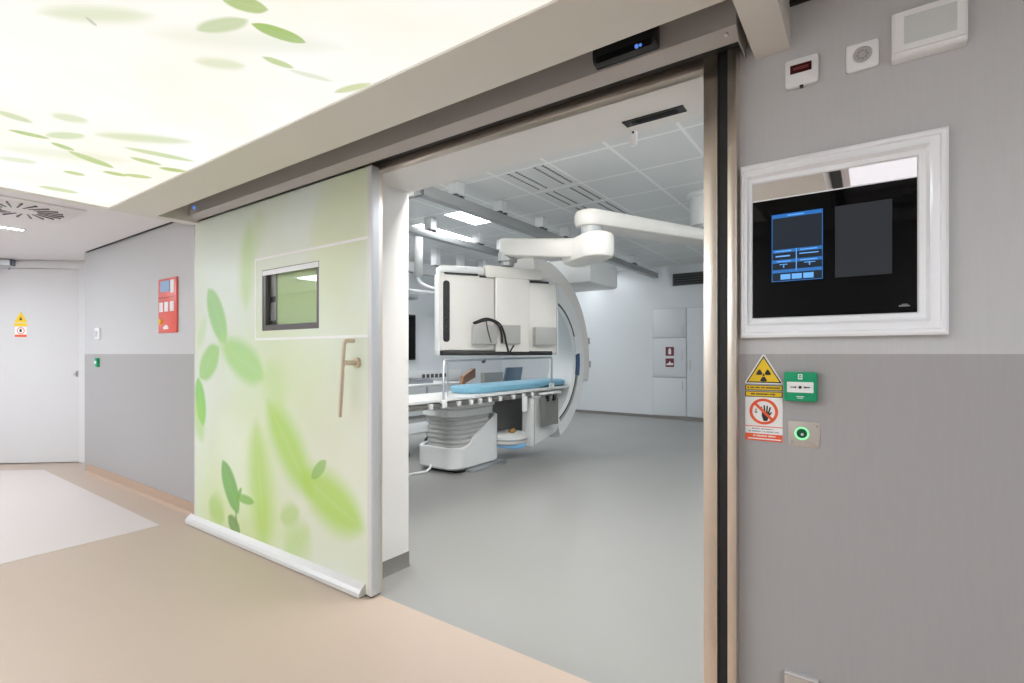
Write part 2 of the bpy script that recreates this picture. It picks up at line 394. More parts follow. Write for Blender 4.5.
    def beam(self, p0, p1, w0, h0, w1, h1, rd=.3, cap=0, n=5):
        """rounded-section beam from p0 to p1 (width horizontal, height vertical); cap adds rounded ends"""
        p0, p1 = Vector(p0), Vector(p1); d = (p1 - p0).normalized()
        s = d.cross(Vector((0, 0, 1))).normalized(); u = s.cross(d).normalized()
        def sec(c, w, h):
            r = rd * min(w, h); out = []
            for (sx, sy, a0) in ((1, 1, 0), (-1, 1, PI / 2), (-1, -1, PI), (1, -1, 1.5 * PI)):
                for k in range(n):
                    a = a0 + PI / 2 * k / (n - 1)
                    out.append(c + s * (sx * (w / 2 - r) + r * math.cos(a)) + u * (sy * (h / 2 - r) + r * math.sin(a)))
            return out
        L = []
        if cap:
            for k in range(5):
                a = PI / 2 * k / 5
                f = max(.25, math.sin(a + .02)); L.append(sec(p0 - d * cap * math.cos(a), w0 * f, h0 * (.55 + .45 * f)))
        L.append(sec(p0, w0, h0)); L.append(sec(p1, w1, h1))
        if cap:
            for k in range(4, -1, -1):
                a = PI / 2 * k / 5
                f = max(.25, math.sin(a + .02)); L.append(sec(p1 + d * cap * math.cos(a), w1 * f, h1 * (.55 + .45 * f)))
        return self.loops(L)
    def sphere(self, c, r, sc=(1, 1, 1), n=20):
        t = bmesh.new(); bmesh.ops.create_uvsphere(t, u_segments=n, v_segments=n // 2, radius=r)
        for v in t.verts: v.co = Vector((v.co.x * sc[0], v.co.y * sc[1], v.co.z * sc[2])) + Vector(c)
        return self._add(t)
    def build(self, name, m, parent=None, angle=35, local=False):
        me = bpy.data.meshes.new(name)
        if parent is not None and not local:
            w = Vector(parent['_o']); 
            for v in self.bm.verts: v.co -= w
        self.bm.to_mesh(me); self.bm.free()
        for p in me.polygons: p.use_smooth = True
        me.set_sharp_from_angle(angle=math.radians(angle))
        me.materials.append(m)
        o = bpy.data.objects.new(name, me); COL.objects.link(o)
        if parent is not None:
            o.parent = parent; o['_o'] = parent['_o']
        else:
            o['_o'] = (0.0, 0.0, 0.0)
        ALL.append(o)
        return o
ALL = []

def tag(o, label, cat, group=None):
    o['label'] = label; o['category'] = cat
    if group: o['group'] = group
    return o
def thing(name, label, cat, loc, rotz=0.0, group=None):
    o = bpy.data.objects.new(name, None); COL.objects.link(o)
    o.location = loc; o.rotation_euler = (0, 0, rotz); o['_o'] = tuple(float(v) for v in loc)
    o.empty_display_size = .1
    ALL.append(o)
    return tag(o, label, cat, group)
def struct(name, b, m, parent=None):
    o = b.build(name, m, parent)
    if parent is None: o['kind'] = 'structure'
    return o
def dup(root, loc, label=None):
    r = root.copy(); COL.objects.link(r); r.location = loc
    if label: r['label'] = label
    for ch in [c for c in COL.objects if c.parent == root]:
        c = ch.copy(); COL.objects.link(c); c.parent = r
        for g in [q for q in COL.objects if q.parent == ch]:
            d = g.copy(); COL.objects.link(d); d.parent = c
    return r
def rr(x0, x1, y0, y1, r, n=5):
    out = []
    for (cx, cy, a0) in ((x1 - r, y1 - r, 0), (x0 + r, y1 - r, PI / 2), (x0 + r, y0 + r, PI), (x1 - r, y0 + r, 1.5 * PI)):
        for k in range(n):
            a = a0 + PI / 2 * k / (n - 1); out.append((cx + r * math.cos(a), cy + r * math.sin(a)))
    return out
def rect(x0, x1, y0, y1): return [(x0, y0), (x1, y0), (x1, y1), (x0, y1)]
def circ(cx, cy, r, n=28, ry=None): return [(cx + r * math.cos(2 * PI * i / n), cy + (ry or r) * math.sin(2 * PI * i / n)) for i in range(n)]

W = 1.79          # corridor face of the door wall
WB = 2.085         # room face of the door wall
JL, JR, JT = -2.234, -.455, 2.207
CZ = 2.325        # corridor ceiling
RZ = 2.95         # room ceiling

# ------------------------------------------------------------------ the setting
struct('floor', MB().prism([(-9.2, -1.6), (3, -1.6), (3, W), (JR, W), (JR, 1.75), (JL, 1.75), (JL, W), (-6.75, W), (-6.75, 2.6), (-9.2, 2.6)], 'z', -.05, 0), M_floor)
struct('floor_room', MB().prism([(JL, 1.75), (JR, 1.75), (JR, 2.05), (.6, 2.05), (.6, 9.85), (-7.3, 9.85), (-7.3, 2.64), (-6.8, 2.64), (-6.8, 2.05), (JL, 2.05)], 'z', -.05, 0), M_rfloor)
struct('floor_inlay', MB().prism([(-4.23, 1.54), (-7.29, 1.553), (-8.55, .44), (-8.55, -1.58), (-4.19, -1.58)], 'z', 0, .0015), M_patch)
struct('wall_left', MB().box(-6.75, JL, W, WB, 0, 3.0), M_wall)
struct('wall_right', MB().box(JR, 3.0, W, WB, 0, 3.0), M_wall)
struct('wall_lintel', MB().box(JL, JR, W, WB, JT, 3.0), M_wall)
struct('wall_rear', MB().box(-9.2, 3, -1.7, -1.6, 0, 3.0), mat('rear_wall_white', (.62, .61, .6, 1), .6))
struct('wall_corridor_end', MB().box(3.0, 3.1, -1.7, WB, 0, 3.0), M_wall)
# linings on the room side of the door wall
struct('wall_room_front_left', MB().box(-6.85, JL, WB, WB + .01, 0, RZ), M_wallw)
struct('wall_room_front_right', MB().box(JR, .5, WB, WB + .01, 0, RZ), M_wallw)
struct('wall_room_front_top', MB().box(JL, JR, WB, WB + .01, JT, RZ), M_wallw)
struct('wall_room_back', MB().box(-7.2, .5, 9.75, 9.85, 0, 3.0), M_wallw)
struct('wall_room_left', MB().box(-7.3, -7.2, 2.6, 9.85, 0, 3.0).box(-7.2, -6.75, 2.6, 2.66, 0, 3.0), M_wallw)
struct('wall_room_right', MB().box(.5, .6, WB, 9.85, 0, 3.0), M_wallw)
struct('ceiling_room', MB().box(-7.2, .5, WB + .01, 9.75, RZ, 3.0), M_tile)
struct('baseboard_room_back', MB().box(-7.2, .5, 9.73, 9.75, 0, .055), M_dbase)
struct('baseboard_room_left', MB().box(-7.2, -7.18, 2.66, 9.73, 0, .055), M_dbase)
# door reveal
struct('trim_1', MB().box(JL, JL + .004, W, WB + .012, 0.085, JT), M_lining)
struct('trim_2', MB().box(JL + .004, JR, W, WB + .012, JT - .004, JT), M_lining)
struct('trim_3', MB().box(JR - .004, JR, W, WB + .012, 0.085, JT - .004), M_lining)
struct('baseboard_reveal', MB().prism([(JL, 0), (JL + .018, 0), (JL + .016, .006), (JL + .011, .018), (JL + .01, .085), (JL, .085)], 'y', W, WB + .012), M_dbase)
# corridor skirting with a coved foot
def cove(y): return [(y, 0), (y - .03, 0), (y - .024, .008), (y - .012, .022), (y - .008, .094), (y, .094)]
struct('baseboard_left', MB().prism(cove(W), 'x', -6.75, -2.3), M_base)
struct('baseboard_right', MB().prism(cove(W), 'x', -.3, 3.0), M_base)
# corridor ceiling: left field, right field and the strip behind the luminous panel
PX0, PX1, PY0, PY1 = -4.06, -.60, -.45, 1.185
RX0, RX1 = -.302, -.203
SO = 1.443        # rear edge of the bulkhead
struct('ceiling_left', MB().box(-9.2, -4.10, -1.6, W - .02, CZ, CZ + .05).box(-9.2, -6.75, W - .02, 2.7, CZ, CZ + .05), M_ceil)
struct('ceiling_right', MB().box(-.14, 3, -1.6, W - .02, CZ, CZ + .05), M_ceil)
struct('ceiling_rear', MB().box(-4.10, -.203, -1.6, PY0 - .1, CZ, CZ + .05), M_ceil)
struct('ceiling_void', MB().box(-4.2, -.1, PY1 - .3, W, 2.46, 2.5), M_dgrey)
struct('trim_4', MB().box(-6.75, -4.10, W - .022, W - .002, CZ - .004, CZ + .06).box(-.203, 3, W - .022, W - .002, CZ + .004, CZ + .06).box(-.203, -.14, -1.6, W - .02, CZ + .03, CZ + .06), M_black)
# bulkhead: U-shaped drop that frames the panel and hides the door gear
bk = MB().box(-4.10, RX1, PY1, SO, 2.2, 2.46)
bk.box(-4.10, -3.998, SO, W - .0, 2.2, 2.46).box(RX0, RX1, SO, W, 2.2, 2.46)
bk.box(-4.10, PX0, PY0 - .1, PY1, 2.2, 2.46).box(PX1, RX1, PY0 - .1, PY1, 2.2, 2.46)
bk.box(PX0, PX1, PY0 - .1, PY0, 2.2, 2.46)
struct('ceiling_bulkhead', bk, M_beige)
tag(MB().box(PX0 + .002, PX1 - .002, PY0 + .002, PY1 - .002, 2.206, 2.226).build('luminous_ceiling_panel', M_film),
    'large backlit white ceiling panel printed with green leaves', 'ceiling light')

pl2 = MB().box(-.10, 1.7, -.40, .95, CZ - .004, CZ).build('luminous_ceiling_panel', mat('added_luminous_film', (.3, .3, .3, 1), .6, emit=(.97, .95, 1.0, 1), strength=.66))  # glowing panel added to brighten the right ceiling and its mirror image
tag(pl2, 'plain white backlit ceiling panel added to the right of the leaf printed one', 'ceiling light')

# slanted end wall with its white door
P0 = Vector((-7.43, 1.894)); DE = Vector((-.751, -.660)).normalized(); NN = Vector((DE.y, -DE.x)); 
if NN.dot(-P0) < 0: NN = -NN          # towards the corridor
def dg(s, t): q = P0 + DE * s + NN * t; return (q.x, q.y)
def dquad(s0, s1, t0, t1): return [dg(s0, t0), dg(s1, t0), dg(s1, t1), dg(s0, t1)]
struct('wall_end', MB().prism(dquad(-1.2, -.07, -.15, -.02), 'z', 0, 2.5).prism(dquad(1.2, 4.6, -.15, -.02), 'z', 0, 2.5).prism(dquad(-.07, 1.2, -.15, -.02), 'z', 2.24, 2.5), M_ceil)
struct('wall_return', MB().box(-6.85, -6.75, W, 2.6, 0, 3.0), M_wall)
d3 = bpy.data.objects.new('door_2', None); COL.objects.link(d3); d3.location = (*dg(.55, 0), 0); d3['_o'] = tuple(d3.location); d3['kind'] = 'structure'; ALL.append(d3)
fb = MB().prism(dquad(-.075, -.004, -.05, .012), 'z', 0, 2.30).prism(dquad(1.13, 1.2, -.05, .012), 'z', 0, 2.30).prism(dquad(-.004, 1.13, -.05, .012), 'z', 2.228, 2.30)
fb.build('door_frame', mat('far_frame_white', (.66, .64, .64, 1), .45, noise=.01), d3)
MB().prism(dquad(0, 1.126, -.04, 0), 'z', .012, 2.222).build('door_leaf', mat('far_door_white', (.62, .60, .60, 1), .45, noise=.01), d3)
MB().prism(dquad(.02, .035, 0, .02), 'z', .99, 1.06).prism(dquad(.024, .10, .015, .028), 'z', 1.012, 1.03).build('door_handle', M_alub, d3)
cl = thing('door_closer', 'silver door closer above the far white door', 'door closer', (*dg(.8, .03), 2.27))
MB().prism(dquad(.66, 1.0, .012, .065), 'z', 2.25, 2.31, .006).build('body', M_alu, cl)
MB().prism(dquad(.66, .675, .008, .07), 'z', 2.246, 2.314).build('end_cap', M_uil if False else M_slate, cl)
MB().prism(dquad(.72, 1.1, .002, .03), 'z', 2.205, 2.222).build('arm', M_alu, cl)

# ------------------------------------------------------------------ sliding door (left leaf, standing open)
dr = bpy.data.objects.new('sliding_door', None); COL.objects.link(dr); dr.location = DOOR; dr['_o'] = tuple(float(v) for v in DOOR); ALL.append(dr)
tag(dr, 'wide sliding door with a blurred green leaf print, standing open', 'door')
DF, DB = 1.70, 1.768
wx0, wx1, wz0, wz1 = -3.128, -2.527, 1.395, 1.775
pn = MB().ringprism(rect(-4.055, -2.092, .012, 2.212), rect(wx0, wx1, wz0, wz1), 'y', DF, 1.746)
pn.build('door_panel', M_door, dr)
MB().box(-2.092, -2.074, DF + .008, 1.746, .012, 2.212).build('edge_profile', M_alu, dr)
MB().box(-2.104, -2.0735, DF - .004, DF + .0078, .012, 2.212).build('edge_trim', M_alub, dr)
MB().box(-2.092, -2.0745, 1.746, DB, .012, 2.212).build('seal_strip', M_steel, dr)
MB().box(-4.065, -4.055, DF - .002, DB, .012, 2.212).build('rear_profile', M_alub, dr)
MB().ringprism(rect(-3.212, -2.1, 1.336, 1.856), rect(-3.198, -2.1005, 1.350, 1.842), 'y', DF - .0015, DF).build('panel_joint', M_signw, dr)
wf = MB().ringprism(rect(wx0, wx1, wz0, wz1), rect(wx0 + .035, wx1 - .03, wz0 + .035, wz1 - .02), 'y', DF + .004, DF + .03).build('window_frame', M_winframe, dr)
MB().box(wx0 + .035, wx1 - .03, DF + .024, DF + .028, wz0 + .035, wz1 - .02).build('glass', M_glass, wf)
MB().box(wx0 + .005, wx1 - .005, DF + .0005, DF + .0038, wz1 - .034, wz1 - .004).build('top_reflection', M_alub, wf)  # white strip paints the bright reflection along the window top
MB().box(wx0 + .036, wx1 - .031, DF + .044, DF + .0458, wz0 + .036, wz1 - .021).build('blind', M_pale, dr)
MB().box(wx0 + .036, wx0 + .10, DF + .036, DF + .0438, wz0 + .036, wz1 - .021).build('violet_reflection', mat('reflection_violet_grey', (.36, .34, .36, 1), .3, .2), dr)  # violet grey strip paints a reflection in the window glass
for (xx, zz, ww, hh) in ((wx0 + .045, 1.575, .02, .035), (wx0 + .075, 1.575, .02, .035), (wx0 + .05, 1.43, .05, .03)):
    MB().box(xx, xx + ww, DF + .030, DF + .0358, zz, zz + hh).build('dark_square', M_bplas, dr)  # dark squares on the violet grey strip
# long elbow lever
hn = MB().tube([(-2.170, 1.665, 1.318), (-2.178, 1.635, 1.318), (-2.192, 1.622, 1.313), (-2.196, 1.620, 1.27)], .0105, 12, 4)
hn.cyl((-2.196, 1.62, 1.285), (-2.228, 1.62, .926), .0105, 12)
hd = hn.build('lever_handle', M_handle, dr)
MB().cyl((-2.20, 1.62, 1.205), (-2.187, 1.70, 1.205), .014, 14).build('spindle', M_handle, hd)
MB().cyl((-2.187, 1.699, 1.205), (-2.187, 1.683, 1.205), .028, 24, .026).build('rose', M_handle, hd)
MB().prism([(DF, .066), (1.672, .044), (1.660, .026), (1.658, .006), (DF, .006)], 'x', -4.12, -2.125).build('floor_guide_bar', M_alub, dr, angle=12)
MB().box(-2.125, -2.085, DF + .004, 1.76, .001, .012).build('bottom_seal', M_black, dr)

# door gear housing
hs = thing('door_gear_housing', 'long grey-brown metal housing of the sliding door gear above the doorway', 'door housing', (-2.16, 1.70, 2.213))
MB().prism([(1.678, 2.213), (1.675, 2.213), (1.632, 2.241), (1.632, 2.44), (1.64, 2.44), (1.64, 2.245), (1.678, 2.220)], 'x', -3.992, -.332).build('cover', M_hous, hs)
MB().prism([(1.678, 2.213), (1.675, 2.213), (1.632, 2.241), (1.632, 2.44), (1.788, 2.44), (1.788, 2.213)], 'x', -.332, -.329).build('end_plate', M_hous, hs)
MB().prism([(1.678, 2.213), (1.675, 2.213), (1.632, 2.241), (1.632, 2.44), (1.788, 2.44), (1.788, 2.213)], 'x', -3.997, -3.992).build('end_plate', M_hous, hs)
MB().box(-2.07, -.333, 1.69, 1.742, 2.232, 2.26).build('slot', M_black, hs)
MB().cyl((-3.90, 1.6325, 2.285), (-3.90, 1.622, 2.285), .012, 16).build('indicator', M_led, hs)
MB().cyl((-.36, 1.648, 2.229), (-.36, 1.6455, 2.2255), .006, 10).build('screw', M_alub, hs)
# radar sensor on the housing
rs = thing('motion_sensor', 'black motion sensor bar on the door housing above the doorway', 'sensor', (-.67, 1.62, 2.25))
MB().prism([(1.6315, 2.246), (1.600, 2.252), (1.592, 2.27), (1.594, 2.325), (1.6315, 2.335)], 'x', -.785, -.56, .004).build('body', M_bplas, rs)
MB().prism([(1.5985, 2.2515), (1.5905, 2.269), (1.589, 2.268), (1.597, 2.2505)], 'x', -.77, -.575).build('lens', M_glassblk, rs)
MB().sphere((-.625, 1.594, 2.259), .007).sphere((-.612, 1.594, 2.259), .005).build('indicator', M_led, rs)

# stainless door frame
fr = bpy.data.objects.new('door_1', None); COL.objects.link(fr); fr.location = (-1.35, W, 0); fr['_o'] = tuple(float(v) for v in fr.location); fr['kind'] = 'structure'; ALL.append(fr)
YF = 1.742
MB().box(-.452, -.408, YF, W, 0, 2.30, .002).build('frame_post', M_steel, fr)
MB().box(-.377, -.350, YF, W, 0, 2.30, .002).build('frame_post', M_steel, fr)
MB().box(-.408, -.377, YF + .012, W, 0, 2.30).build('frame_seal', M_black, fr)
MB().box(-2.262, -.452, YF + .002, W, 2.197, 2.262, .002).build('frame_head', mat('brushed_steel_head', (.52, .44, .37, 1), .32, 1.0, noise=.05, scale=120, stretch=(.02, 1, 1)), fr)
MB().box(-2.29, -2.236, YF + .04, W, 0, 2.207, .001).build('frame_post', M_steel, fr)

# lintel fittings
lv = thing('slot_sensor', 'narrow black sensor strip set in the white underside of the lintel', 'sensor', (-.71, 1.99, JT - .004))
MB().box(-.832, -.585, 1.960, 2.016, JT - .008, JT - .004).build('bezel', M_bplas, lv)
MB().box(-.80, -.615, 1.975, 2.0, JT - .009, JT - .008).build('window', M_glassblk, lv)
nb = thing('lintel_camera', 'small white cylindrical fitting under the rear edge of the lintel', 'camera', (-.83, 2.08, JT - .004))
MB().lathe((-.83, 2.08, JT - .004), [(.016, 0), (.016, -.05), (.012, -.058), (.001, -.06)], 18).build('body', M_white, nb)
MB().sphere((-.825, 2.062, JT - .012), .005).build('lens', M_bplas, nb)

# ------------------------------------------------------------------ right wall fittings
def wy(d): return W - d
# flush touch panel
dp = thing('touch_panel', 'black glass touch panel in a stepped white frame on the grey wall', 'control panel', (-.085, W, 1.302))
x0, x1, z0, z1 = -.342, .171, 1.302, 1.855
prof = [(0, 0, .0), (0, 0, .022), (.007, .007, .026), (.014, .014, .026), (.018, .018, .020), (.030, .030, .022), (.038, .038, .024), (.046, .046, .012), (.060, .060, .010), (.064, .064, .002)]
lp = [[(x0 + a, W - d, z0 + a), (x1 - a, W - d, z0 + a), (x1 - a, W - d, z1 - a), (x0 + a, W - d, z1 - a)] for a, _, d in prof]
ix0, ix1, iz0, iz1 = -.309, .106, 1.366, 1.794
# the frame's left limb is narrower than the others: blend the inner loops towards the glass opening
def lerp(a, b, t): return a + (b - a) * t
lp = []
for a, _, d in prof:
    t = a / .064
    X0, X1 = lerp(x0, ix0, t), lerp(x1, ix1, t); Z0, Z1 = lerp(z0, iz0, t), lerp(z1, iz1, t)
    lp.append([(X0, W - d, Z0), (X1, W - d, Z0), (X1, W - d, Z1), (X0, W - d, Z1)])
MB().loops(lp, cap=False).build('frame', M_wframe, dp, angle=15)
gl = MB().box(ix0, ix1, W - .004, W, iz0, iz1).build('glass', M_glassblk, dp)
MB().box(ix0, ix1, W - .0052, W - .004, 1.741, iz1).build('mirror_strip', M_mirror, gl)
MB().box(ix0, ix1, W - .0054, W - .004, 1.7375, 1.741).build('strip_edge', M_wframe, gl)
sc = MB().box(-.254, -.116, W - .0052, W - .004, 1.477, 1.688).build('lit_screen', M_uid, dp)
u = MB(); ya, yb = W - .006, W - .0052
sx0, sx1, sz0, sz1 = -.254, -.116, 1.477, 1.688
u.ringprism(rect(sx0, sx1, sz0, sz1), rect(sx0 + .002, sx1 - .002, sz0 + .002, sz1 - .002), 'y', ya, yb)
u.box(sx0, sx1, ya, yb, 1.676, 1.688)
for z in (1.567, 1.535, 1.504): u.box(sx0, sx1, ya, yb, z, z + .010)
u.box(-.187, -.184, ya, yb, 1.508, 1.577)
u.build('menu_bars', M_uib, sc)
u2 = MB(); ya2 = ya - .0006
MB().box(-.21, -.165, ya2, ya, 1.680, 1.683).build('title_text', M_uil, sc)
for k in range(3): MB().box(-.229 + k * .031, -.202 + k * .031, ya2, yb, 1.483, 1.499).build('menu_button', M_uil, sc)
u2.box(-.243, -.203, ya2, yb, 1.554, 1.558).box(-.178, -.127, ya2, yb, 1.558, 1.561)
u2.box(-.245, -.20, ya2, ya, 1.570, 1.573).box(-.175, -.13, ya2, ya, 1.570, 1.573).box(-.24, -.20, ya2, ya, 1.538, 1.541).box(-.175, -.13, ya2, ya, 1.538, 1.541)
u2.box(-.222, -.219, ya2, yb, 1.520, 1.528).box(-.232, -.21, ya2, yb, 1.529, 1.531).box(-.152, -.149, ya2, yb, 1.522, 1.530).box(-.165, -.135, ya2, yb, 1.530, 1.532)
u2.box(-.187, -.185, ya2, ya, 1.508, 1.577)
u2.build('menu_text', M_uil, sc)
MB().box(-.085, .051, W - .0052, W - .004, 1.477, 1.688).build('dim_screen', M_uig, dp)
MB().box(.066, .09, W - .0046, W - .004, 1.383, 1.386).box(.072, .086, W - .0046, W - .004, 1.388, 1.3895).build('logo', M_sigrey, dp)

# red counter, speaker and detector/lamp
rd = thing('wall_indicator', 'small white wall plate with a dark red display window', 'indicator', (-.17, W, 2.07))
MB().prism(rr(-.215, -.126, 2.07, 2.156, .009), 'y', W - .018, W, .003).build('plate', M_white, rd)
MB().box(-.201, -.144, W - .020, W - .017, 2.11, 2.136).build('display', M_redled, rd)
MB().box(-.193, -.152, W - .0206, W - .020, 2.119, 2.128).build('digits', mat('red_digits', (.12, .02, .02, 1), .3), rd)
MB().box(-.176, -.166, W - .019, W - .004, 2.066, 2.071).build('button', M_bplas, rd)
sp = thing('wall_detector', 'small white wall plate with a round perforated grille', 'detector', (-.018, W, 2.072))
MB().prism(rr(-.058, .021, 2.072, 2.151, .006), 'y', W - .012, W, .003).build('plate', M_white, sp)
ringm = MB().ringprism(circ(-.018, 2.114, .026), circ(-.018, 2.114, .0235), 'y', W - .0145, W - .011)
gm = MB().prism(circ(-.018, 2.114, .0225), 'y', W - .0132, W - .0115)
ringm.build('grille_ring', M_white, sp); gm.build('grille', mat('grille_grey', (.48, .46, .46, 1), .5, noise=.5, scale=300), sp)
for k in range(8):
    a = k * PI / 4
    MB().cyl((-.018 + .012 * math.cos(a), W - .0142, 2.114 + .012 * math.sin(a)), (-.018 + .012 * math.cos(a), W - .0128, 2.114 + .012 * math.sin(a)), .003, 10).build('hole', M_sigrey, sp)
em = thing('emergency_light', 'white emergency light box with a grey frosted lens high on the wall', 'emergency light', (.128, W, 2.063))
MB().prism([(W, 2.063), (W - .028, 2.068), (W - .034, 2.075), (W - .034, 2.188), (W - .028, 2.194), (W, 2.198)], 'x', .049, .208, .003).build('housing', M_white, em)
MB().ringprism(rect(.056, .201, 2.080, 2.186), rect(.076, .186, 2.096, 2.172), 'y', W - .040, W - .033).build('bezel', M_white, em)
MB().prism([(W - .033, 2.096), (W - .0385, 2.096), (W - .0375, 2.172), (W - .033, 2.172)], 'x', .076, .186).build('lens', M_lens, em)

# radiation and entry signs
def tri(cx, z0, w, h, r=0): return [(cx - w / 2, z0), (cx + w / 2, z0), (cx, z0 + h)]
def sector(cx, cz, r0, r1, a0, a1, n=8):
    return [(cx + r1 * math.cos(a0 + (a1 - a0) * k / n), cz + r1 * math.sin(a0 + (a1 - a0) * k / n)) for k in range(n + 1)] + \
           [(cx + r0 * math.cos(a1 - (a1 - a0) * k / n), cz + r0 * math.sin(a1 - (a1 - a0) * k / n)) for k in range(n + 1)]
def marks(b, xa, xb, z, h, y0, y1, rnd, ax=None):
    x = xa
    while x < xb - .002:
        w = rnd.uniform(.0022, .0045); b.box(x, min(x + w, xb), y0, y1, z + rnd.uniform(0, .0006), z + h); x += w + (.0009 if rnd.random() > .18 else .0035)
    return b
def trefoil(b, cx, cz, s, y0, y1):
    b.prism(circ(cx, cz, .16 * s, 14), 'y', y0, y1)
    for k in range(3):
        a = PI / 6 + k * 2 * PI / 3 + PI / 0.6 * 0
        b.prism(sector(cx, cz, .28 * s, s, a - PI / 6, a + PI / 6), 'y', y0, y1)
    return b
rg = random.Random(2)
sg = thing('radiation_sign', 'yellow triangular radiation warning sign with black trefoil on the grey wall by the doorway', 'sign', (-.278, W, 1.15))
MB().prism([(-.332, 1.1545), (-.224, 1.1545), (-.224, 1.160), (-.274, 1.2475), (-.278, 1.249), (-.282, 1.2475), (-.332, 1.160)], 'y', W - .0012, W).build('backing', M_signw, sg)
MB().prism(tri(-.278, 1.158, .102, .086), 'y', W - .0018, W - .0012).build('triangle', M_yel, sg)
b = MB().ringprism(tri(-.278, 1.158, .102, .086), tri(-.278, 1.1615, .091, .0765), 'y', W - .0022, W - .0012)
b.build('border', M_ink, sg)
trefoil(MB(), -.278, 1.183, .021, W - .0024, W - .0018).build('trefoil', M_ink, sg)
for i, (za, zb, lab) in enumerate(((1.134, 1.150, 'upper narrow yellow strip of small black print beneath the radiation triangle'), (1.113, 1.130, 'lower narrow yellow strip of small black print above the red hand sign'))):
    st = thing('caption_strip', lab, 'sign', (-.278, W, za))
    MB().box(-.332, -.224, W - .0012, W, za, zb).build('plate', M_yel, st)
    MB().ringprism(rect(-.332, -.224, za, zb), rect(-.330, -.226, za + .0016, zb - .0016), 'y', W - .0016, W - .0012).build('border', M_ink, st)
    marks(MB(), -.325 + i * .01, -.232 - i * .012, (za + zb) / 2 - .0024, .0046, W - .0017, W - .0012, rg).build('print', M_ink, st)
es = thing('no_entry_sign', 'white sign with a black hand in a red crossed-out circle', 'sign', (-.278, W, .972))
MB().box(-.332, -.224, W - .0012, W, .972, 1.1115).build('plate', M_signw, es)
cx, cz, R = -.278, 1.066, .0415
hb = MB(); yy = (W - .0017, W - .0012)
hx, hz = cx + .006, cz - .012
hb.prism(rr(hx - .011, hx + .011, hz - .008, hz + .012, .005), 'y', *yy)
for k, (dx, ln, an) in enumerate(((-.009, .016, .22), (-.003, .021, .06), (.003, .020, -.08), (.009, .016, -.25))):
    c0 = (hx + dx, hz + .010); s_, c_ = math.sin(-an), math.cos(-an)
    pts = [(-.0022, 0), (.0022, 0), (.0022, ln), (.001, ln + .0018), (-.001, ln + .0018), (-.0022, ln)]
    hb.prism([(c0[0] + p * c_ + q * s_, c0[1] - p * s_ + q * c_) for p, q in pts], 'y', *yy)
hb.prism([(hx + .009, hz - .004), (hx + .019, hz + .010), (hx + .0155, hz + .0115), (hx + .008, hz + .003)], 'y', *yy)
hb.prism([(hx - .006, hz - .018), (hx + .004, hz - .018), (hx + .009, hz - .006), (hx - .010, hz - .006)], 'y', *yy)
hb.build('hand', M_ink, es)
MB().prism(circ(cx - .022, cz - .002, .0045, 12), 'y', *yy).prism(circ(cx - .022, cz + .006, .003, 10), 'y', *yy).build('figure', M_sigrey, es)
rb = MB().ringprism(circ(cx, cz, R, 40), circ(cx, cz, R - .0085, 40), 'y', W - .0021, W - .0012)
c45 = math.cos(PI / 4); rr_ = R - .007
rb.prism([(cx - rr_ * c45 - .003, cz + rr_ * c45 - .003), (cx - rr_ * c45 + .003, cz + rr_ * c45 + .003), (cx + rr_ * c45 + .003, cz - rr_ * c45 + .003), (cx + rr_ * c45 - .003, cz - rr_ * c45 - .003)], 'y', W - .0021, W - .0012)
rb.build('prohibition_ring', M_signr, es)
MB().box(-.332, -.224, W - .0016, W - .0012, 1.0165, 1.019).box(-.332, -.224, W - .0016, W - .0012, .972, .9945).build('red_band', M_signr, es)
b = marks(MB(), -.312, -.250, 1.008, .0042, W - .0016, W - .0012, rg); marks(b, -.322, -.234, .9995, .0042, W - .0016, W - .0012, rg); b.build('print', M_sigrey, es)
b = marks(MB(), -.308, -.244, .9855, .0048, W - .0018, W - .0016, rg); b.box(-.324, -.228, W - .0018, W - .0016, .9765, .980); b.build('band_print', M_signw, es)

# green break-glass call point
gp = thing('emergency_door_release', 'green square emergency door release box on the grey wall right of the signs', 'call point', (-.173, W, 1.106))
MB().prism(rr(-.217, -.129, 1.106, 1.195, .005), 'y', W - .030, W, .003).build('box', M_green, gp)
MB().box(-.208, -.138, W - .0318, W - .029, 1.133, 1.165).build('element', M_signw, gp)
sy = MB(); y0_, y1_ = W - .0324, W - .0318
sy.prism(circ(-.173, 1.149, .0045, 14), 'y', y0_, y1_)
for s in (-1, 1):
    sy.prism([(-.173 + s * .026, 1.1505), (-.173 + s * .014, 1.1505), (-.173 + s * .014, 1.153), (-.173 + s * .009, 1.149), (-.173 + s * .014, 1.145), (-.173 + s * .014, 1.1475), (-.173 + s * .026, 1.1475)], 'y', y0_, y1_)
sy.build('arrows', M_ink, gp)
b = MB().ringprism(rect(-.179, -.167, 1.173, 1.189), rect(-.1765, -.1695, 1.176, 1.186), 'y', W - .0308, W - .0298).prism(circ(-.173, 1.181, .002, 10), 'y', W - .0308, W - .0298)
b.build('symbol', M_signw, gp)
MB().box(-.183, -.163, W - .0306, W - .0298, 1.119, 1.122).box(-.18, -.166, W - .0306, W - .0298, 1.1145, 1.1165).build('print', M_signw, gp)
